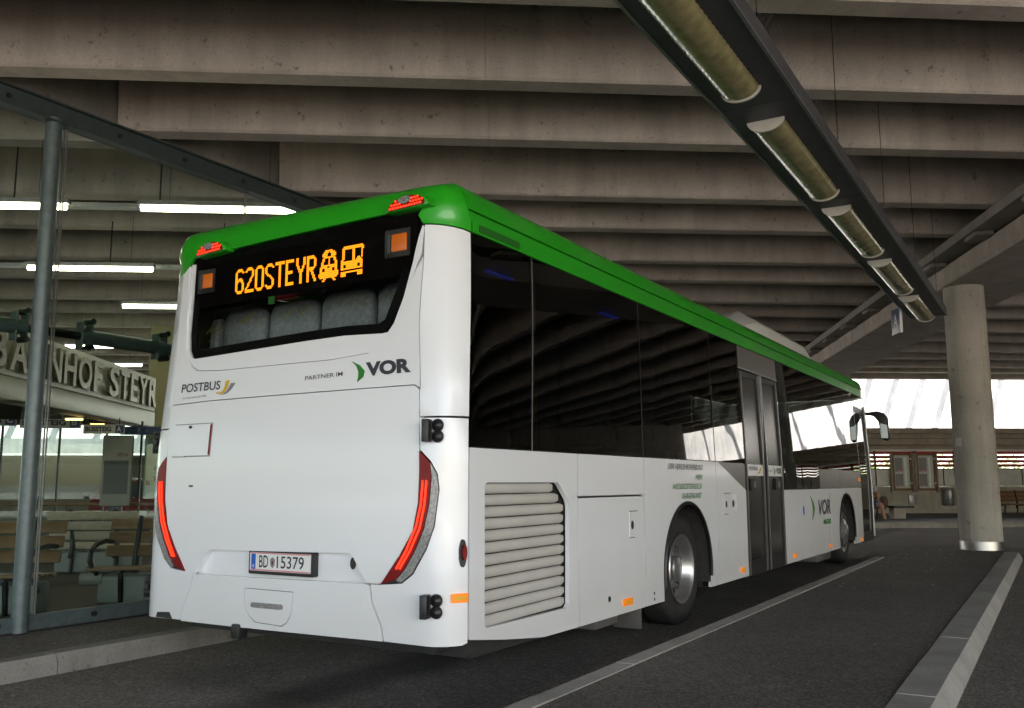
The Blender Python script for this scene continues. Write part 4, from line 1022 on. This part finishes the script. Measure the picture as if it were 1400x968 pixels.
# tube lights
labels = ['bright fluorescent tube light at the top left edge beside the steel post', 'bright fluorescent tube light ending above the left corner of the bus roof',
          'bright fluorescent tube light crossing behind the steel post', 'short bright tube light just left of the rear bus corner', 'small distant tube light above the station name', 'smallest tube light, low above the letters STEYR']
for (s, t0_, t1_, z), lb in zip(((5.06, -5.9, -4.2, 4.2), (5.06, -3.4, -1.72, 4.2), (8.03, -5.9, -4.2, 4.2), (10.82, -5.55, -3.9, 4.2), (15.6, -8.4, -6.9, 4.2), (18.8, -9.2, -7.8, 4.2)), labels):
    tl_ = thing('tube_light', lb, 'light fitting', group='fluorescent tube lights in the waiting hall')
    HBox('housing', (s-.05, t0_-.03, z+.05), (s+.05, t1_+.03, z+.10), M['galv'], tl_)
    MB().tube([W2(s, t0_, z+.02), W2(s, t1_, z+.02)], .035, 10).build('tube', M['tube'], tl_, smooth=60)
    for t in (t0_+.3, t1_-.3): MB().tube([W2(s, t, z+.1), W2(s, t, 5.0)], .003, 5).build('hanger', M['iron'], tl_)
for s, lb in ((5.3, 'thin steel cable tray above the nearest tube lights'), (8.28, 'thin steel cable tray above the middle tube light')):
    ct = thing('cable_tray', lb, 'cable tray')
    HBox('tray', (s, -9, 4.30), (s+.12, -1.7 if s < 6 else -3.0, 4.35), M['galv'], ct)
    for t in (-6.5, -4.9, -3.3): MB().tube([W2(s+.06, t, 4.35), W2(s+.06, t, 5.0)], .01, 5).build('hanger', M['iron'], ct)
# benches of the waiting hall
def bench(name, label, fn, length, mat, plinth=True, group=None, armr=True):
    """fn(a along, b towards the back, z)"""
    b_ = thing(name, label, 'bench', group=group)
    for k in range(5): MB().box((0, -.02+.09*k, .43-.006*k), (length, .06+.09*k, .465-.006*k), fn).build('slat', mat, b_, bevel=.008, seg=1)
    for k in range(3):
        MB().box((0, 0, 0), (length, .03, .105), lambda a, b, z, k=k: fn(a, .46+.05*k+b+z*.25, .52+.125*k+z)).build('slat', mat, b_, bevel=.008, seg=1)
    for a in (.28, length-.28) if length < 1.9 else (.28, length/2, length-.28):
        MB().tube([fn(a, .52, .30), fn(a, .47, .44), fn(a, .50, .62), fn(a, .58, .90)], [.035, .035, .028, .022], 8).tube([fn(a, .02, .42), fn(a, .47, .40)], .022, 8).tube([fn(a, .08, .40), fn(a, .12, .12)], .024, 8).tube([fn(a, .46, .40), fn(a, .50, .12)], .024, 8).build('frame', M['iron'], b_, smooth=60)
    if armr:
        for a in (.05, length-.05):
            MB().tube([fn(a, .50, .66), fn(a, .30, .68), fn(a, .08, .66), fn(a, -.04, .60), fn(a, -.06, .52), fn(a, .02, .44), fn(a, .12, .40), fn(a, .16, .30)], .024, 8).build('armrest', M['iron'], b_, smooth=60)
    if plinth:
        MB().box((.06, .12, .12), (length-.06, .46, .37), fn).build('plinth', M['plinth'], b_, bevel=.03)
        MB().tube([fn(-.10, .16, .34), fn(.10, .16, .34)], .06, 14).build('plinth_tube', M['plinth'], b_, smooth=60)
    return b_
bench('bench', 'brown slatted bench whose end shows just left of the bus corner', lambda a, b, z: W2(3.78+b, -3.28+a, z), 1.8, M['wood'])
bench('bench', 'brown slatted bench cut by the left edge, behind the steel post', lambda a, b, z: W2(3.1+b, -5.05+a, z), 1.62, M['wood'])
bench('bench', 'pale grey slatted bench farther back in the waiting hall', lambda a, b, z: W2(7.5-b, -4.95+a, z), 1.1, M['palewood'])

# ------------------------------------------------------------------ shelter across the hall
SW = 26.4
sh = thing('shelter', 'low concrete shelter building across the hall with timber fascia and red louvres', 'building')
for k in range(52):       # cast panels of the low wall
    t = 2 + k*1.45; HBox('wall_panel', (SW, t+.006, .10), (SW+.25, t+1.444, 1.06+.0), M['wallc'], sh)
HBox('wall_foot', (SW-.16, 2, .10), (SW-.004, 77, .26), M['wallc'], sh); 
HBox('sill', (SW-.05, 2, 1.063), (SW+.28, 77, 1.10), M['timber'], sh)
for z0, z1, ds, mt in ((2.30, 2.36, -.12, 'signwhite'), (2.37, 2.50, -.02, 'timber'), (2.51, 2.72, -.30, 'timber'), (2.73, 2.88, -.36, 'timber'), (2.89, 3.08, -.55, 'timber')):
    HBox('fascia_board', (SW+ds, 2, z0), (SW+2.0, 77, z1), M[mt], sh)
for t in [2+k*1.45 for k in range(53)]:
    HBox('post', (SW+.06, t-.03, 1.10), (SW+.12, t+.03, 2.30), M['iron'], sh)
for k in range(34):
    t = 2+k*1.45
    if True:
        wf = HBox('window', (SW+.07, t+.05, 1.10), (SW+.10, t+1.40, 1.66), M['frost'], sh)
        HBox('window_bar', (SW+.05, t+.03, 1.655), (SW+.12, t+1.42, 1.69), M['iron'], wf); HBox('window_bar', (SW+.05, t+1.0, 1.10), (SW+.12, t+1.03, 1.655), M['iron'], wf)
    for j in range(4): MB().box((-.03, t+.04, 1.74+.15*j), (.05, t+1.41, 1.84+.15*j), lambda s, tt, z, j=j: W2(SW+.08+s+(z-1.74-.15*j)*.3, tt, z)).build('louvre', M['louvre'], sh)
def notice(t0_, t1_, label):
    n_ = thing('notice_board', label, 'notice board', group='framed notice boards on the shelter wall')
    for a, b, c, d in ((t0_-.0, t0_+.06, .92, 2.21), (t1_-.06, t1_, .92, 2.21), (t0_+.061, t1_-.061, 2.14, 2.21), (t0_+.061, t1_-.061, .92, 1.0)):
        HBox('frame', (SW-.10, a, c), (SW-.03, b, d), M['frame'], n_, bevel=.006)
    HBox('back', (SW-.05, t0_+.06, 1.0), (SW-.035, t1_-.06, 2.14), M['paper'], n_)
    for a, b, c, d in ((.10, .38, 1.58, 2.06), (.10, .38, 1.06, 1.50)):
        p_ = HBox('timetable', (SW-.058, t0_+a, c), (SW-.051, t0_+b, d), M['greyink'], n_); HBox('heading', (SW-.060, t0_+a+.08, c+.01), (SW-.0585, t0_+b-.02, c+.05), M['platered'], p_)
    HBox('tube_inside', (SW-.06, t0_+.44, 1.06), (SW-.052, t0_+.52, 2.08), M['plate'], n_)
    for z in (1.15, 2.0): HBox('hinge', (SW-.115, t1_-.07, z), (SW-.101, t1_-.02, z+.05), M['chrome'], n_)
    for a in (t0_-.07, t1_+.02): HBox('side_post', (SW-.12, a, .86), (SW-.02, a+.05, 2.22), M['timber'], n_)
notice(15.60, 16.29, 'brown framed timetable board, left of the two on the shelter wall'); notice(16.47, 17.16, 'brown framed timetable board, right of the two, nearer the column')
bx = thing('utility_box', 'flat grey utility box on the concrete wall beneath the left notice board', 'box')
HBox('door', (SW-.06, 16.14, .42), (SW-.005, 16.42, .80), M['galv'], bx, bevel=.01); HBox('lock', (SW-.066, 16.38, .60), (SW-.0605, 16.40, .64), M['iron'], bx)
bi = thing('litter_bin', 'round galvanised litter bin hung on the concrete wall left of the column', 'litter bin')
ct_ = W2(SW-.22, 17.5, 0)
MB().lathe([(.40, .0), (.40, .155), (.42, .17), (.86, .175), (.94, .16), (.95, .14), (.90, .13)], 28, lambda a, x, y: (ct_.x+x, ct_.y+y, a)).build('drum', M['galv'], bi, smooth=40)
MB().lathe([(.955, .165), (.985, .175), (1.0, .10), (1.0, 0)], 28, lambda a, x, y: (ct_.x+x, ct_.y+y, a)).build('lid', M['galv'], bi, smooth=40)
HBox('bracket', (SW-.06, 17.45, .5), (SW-.002, 17.55, .85), M['iron'], bi)
bench('bench', 'brown slatted bench on the far platform, right of the column', lambda a, b, z: W2(24.2+b, 18.05+a, z+.04), 1.9, M['wood'], False)
fb = bench('bench', 'wooden bench with a black loop armrest beside the seated person', lambda a, b, z: W2(21.2+b*0+ (a*0) + b, 12.9-1.7+a, z+.04), 1.62, M['wood'], False)
tb_ = thing('stone_table', 'dark slab on a short concrete leg beside the far bench', 'table')
HBox('slab', (21.05, 12.95, .47), (21.65, 13.56, .53), M['iron'], tb_, bevel=.012); HBox('leg', (21.2, 13.0, .146), (21.5, 13.36, .468), M['wallc'], tb_, bevel=.01)
# seated person, mostly hidden by the front of the bus
pe = thing('person', 'seated person in pale shirt and blue shorts, mostly hidden by the bus front', 'person')
def PF(a, b, z): return W2(21.36 - b, 12.30 + a, z + .04)      # a to the right in the picture, b towards the viewer, z up
def skin_body(name, joints, edges, mat, parent, levels=2):
    me = bpy.data.meshes.new(name); me.from_pydata([tuple(PF(*j[:3])) for j in joints], edges, [])
    o = bpy.data.objects.new(name, me); COL.objects.link(o)
    sk = o.modifiers.new('skin', 'SKIN'); sk.use_smooth_shade = True
    for i, j in enumerate(joints):
        sv = me.skin_vertices[0].data[i]; sv.radius = (j[3], j[4] if len(j) > 4 else j[3]); sv.use_root = (i == 0)
    sb = o.modifiers.new('sub', 'SUBSURF'); sb.levels = levels; sb.render_levels = levels
    dg = bpy.context.evaluated_depsgraph_get(); dg.update()
    m2 = bpy.data.meshes.new_from_object(o.evaluated_get(dg)); bpy.data.objects.remove(o)
    m2.materials.clear()
    return link(name, m2, mat, parent, 180)
J = [(0,0,.55,.14,.11),(0,.0,.70,.135,.10),(0,.02,.88,.15,.11),(.0,.02,1.03,.15,.09),(0,.02,1.13,.055),(0,.05,1.20,.055),(0,.07,1.30,.085,.095),(0,.07,1.37,.075,.085),
     (-.10,.05,.53,.085),(-.13,.42,.54,.062),(-.13,.36,.28,.052),(-.13,.38,.10,.038),(-.13,.50,.05,.04,.03),
     (.10,.05,.53,.085),(.22,.40,.55,.062),(.30,.32,.28,.052),(.36,.30,.10,.038),(.42,.38,.05,.04,.03),
     (-.19,.02,1.04,.05),(-.27,.06,.82,.04),(-.20,.30,.70,.032),(-.16,.38,.66,.028),
     (.19,.02,1.04,.05),(.28,.10,.82,.04),(.17,.32,.70,.032),(.12,.39,.66,.028)]
Eg = [(0,1),(1,2),(2,3),(3,4),(4,5),(5,6),(6,7),(0,8),(8,9),(9,10),(10,11),(11,12),(0,13),(13,14),(14,15),(15,16),(16,17),(3,18),(18,19),(19,20),(20,21),(3,22),(22,23),(23,24),(24,25)]
for hnd, sg_ in ((21, 1), (25, -1)):
    bx_, by_, bz_ = J[hnd][:3]
    for k, (dx, ln) in enumerate(((-.024, .06), (-.008, .072), (.008, .068), (.024, .052))):
        n = len(J); J.append((bx_+dx*.9, by_+.035, bz_-.005, .010)); J.append((bx_+dx, by_+.035+ln*.6, bz_-.012, .0085)); J.append((bx_+dx, by_+.035+ln*.95, bz_-.035, .0075)); Eg += [(hnd, n), (n, n+1), (n+1, n+2)]
    n = len(J); J.append((bx_+sg_*.032, by_+.012, bz_+.0, .010)); J.append((bx_+sg_*.042, by_+.045, bz_-.008, .009)); Eg += [(hnd, n), (n, n+1)]
bd = skin_body('body', J, Eg, M['skin'], pe)
skin_body('shirt', [(0,0,.58,.155,.125),(0,0,.70,.15,.115),(0,.02,.88,.165,.125),(0,.02,1.03,.165,.105),(0,.02,1.09,.08),(-.19,.02,1.045,.068),(-.255,.045,.88,.058),(.19,.02,1.045,.068),(.26,.07,.88,.058)], [(0,1),(1,2),(2,3),(3,4),(3,5),(5,6),(3,7),(7,8)], M['shirt'], bd)
skin_body('shorts', [(0,0,.56,.15,.125),(-.10,.05,.535,.10),(-.13,.34,.55,.085),(.10,.05,.535,.10),(.20,.32,.56,.085)], [(0,1),(1,2),(0,3),(3,4)], M['shorts'], bd)
for x, y in ((-.13, .36), (.365, .29)): skin_body('shoe', [(x,y,.05,.05,.045),(x+.03,y+.10,.04,.05,.04),(x+.05,y+.19,.03,.045,.03)], [(0,1),(1,2)], M['shoe'], bd)
skin_body('hair', [(0,.04,1.34,.088,.095),(0,.055,1.40,.082,.09)], [(0,1)], M['hair'], bd)
skin_body('nose', [(0,.155,1.31,.014),(0,.165,1.285,.016)], [(0,1)], M['skin'], bd, 1)
for x in (-.033, .033): skin_body('eye', [(x,.150,1.325,.010),(x,.152,1.325,.010)], [(0,1)], M['shoe'], bd, 1)
skin_body('mouth', [(-.022,.150,1.255,.007),(.022,.150,1.255,.007)], [(0,1)], M['louvre'], bd, 1)
for x in (-.088, .088): skin_body('ear', [(x,.07,1.325,.014,.022),(x,.07,1.29,.012,.02)], [(0,1)], M['skin'], bd, 1)
bgk = thing('bag', 'brown bag standing on the far bench beside the seated person', 'bag')
MB().prism([(.33, .5), (.52, .5), (.50, .74), (.44, .80), (.36, .78)], lambda a, z: PF(a, .02, z-.02), lambda a, z: PF(a, .26, z-.02)).build('sack', M['bag'], bgk, bevel=.04)
MB().tube([PF(.38, .14, .76), PF(.40, .14, .88), PF(.46, .14, .88), PF(.48, .14, .76)], .008, 6).build('strap', M['bag'], bgk)

# ------------------------------------------------------------------ sunlit wall beyond the hall, hedge behind the louvres
ww = thing('white_wall', 'tall sunlit white wall beyond the far edge of the roof, striped by slanting shadows', 'wall')
HBox('wall', (37.0, -60, 0), (37.6, 110, 10.5), M['whitewall'], ww)
for t in [-20 + k*1.9 for k in range(15)] + [8.6 + k*1.30 for k in range(15)] + [29.5 + k*3.1 for k in range(16)]:
    HBox('fin', (33.4, t-.12, 6.5), (36.995, t+.12, 6.75), M['whitewall'], ww)
HBox('fin_beam', (33.15, -22, 6.4), (33.395, 79, 6.85), M['whitewall'], ww)
rnd = random.Random(3)
for k in range(14):
    t = 6 + k*2.1
    b_ = thing('bush', 'green leafy bush behind the red louvres of the shelter', 'bush', group='bushes behind the shelter louvres')
    mb = MB(); st_ = MB()
    for j in range(5):
        a = W2(34.4, t, 0); e = W2(34.4+rnd.uniform(-.5, .5), t+rnd.uniform(-.8, .8), rnd.uniform(1.2, 2.0)); st_.tube([a, (a+e)/2+Vector((.05, 0, .1)), e], [.03, .02, .01], 5)
    st_.build('stem', M['bark'], b_)
    for j in range(900):
        c = W2(34.4+rnd.gauss(0, .38), t+rnd.gauss(0, .65), max(.1, rnd.gauss(1.75, .50)))
        d = Vector((rnd.gauss(0, 1), rnd.gauss(0, 1), rnd.gauss(0, 1))).normalized(); e = d.orthogonal().normalized(); l = rnd.uniform(.05, .10)
        mb.add([c-d*l, c+e*l*.45, c+d*l, c-e*l*.45], [(0, 1, 2, 3)])
    mb.build('leaves', M['leaf'], b_)['kind'] = 'stuff'

# ------------------------------------------------------------------ put every thing's Empty at the base of its parts
bpy.context.view_layer.update()
def descend(o):
    for c in o.children:
        yield c
        yield from descend(c)
for o in [o for o in COL.objects if o.parent is None and o.type == 'EMPTY']:
    lo = Vector((1e9,)*3); hi = -lo
    for c in descend(o):
        if c.type != 'MESH': continue
        for k in c.bound_box:
            p = c.matrix_world @ Vector(k)
            lo = Vector(map(min, lo, p)); hi = Vector(map(max, hi, p))
    if lo.x > hi.x: continue
    L = Vector(((lo.x+hi.x)/2, (lo.y+hi.y)/2, lo.z)); old = o.location.copy(); o.location = L
    for c in o.children: c.matrix_parent_inverse = Matrix.Translation(old - L)
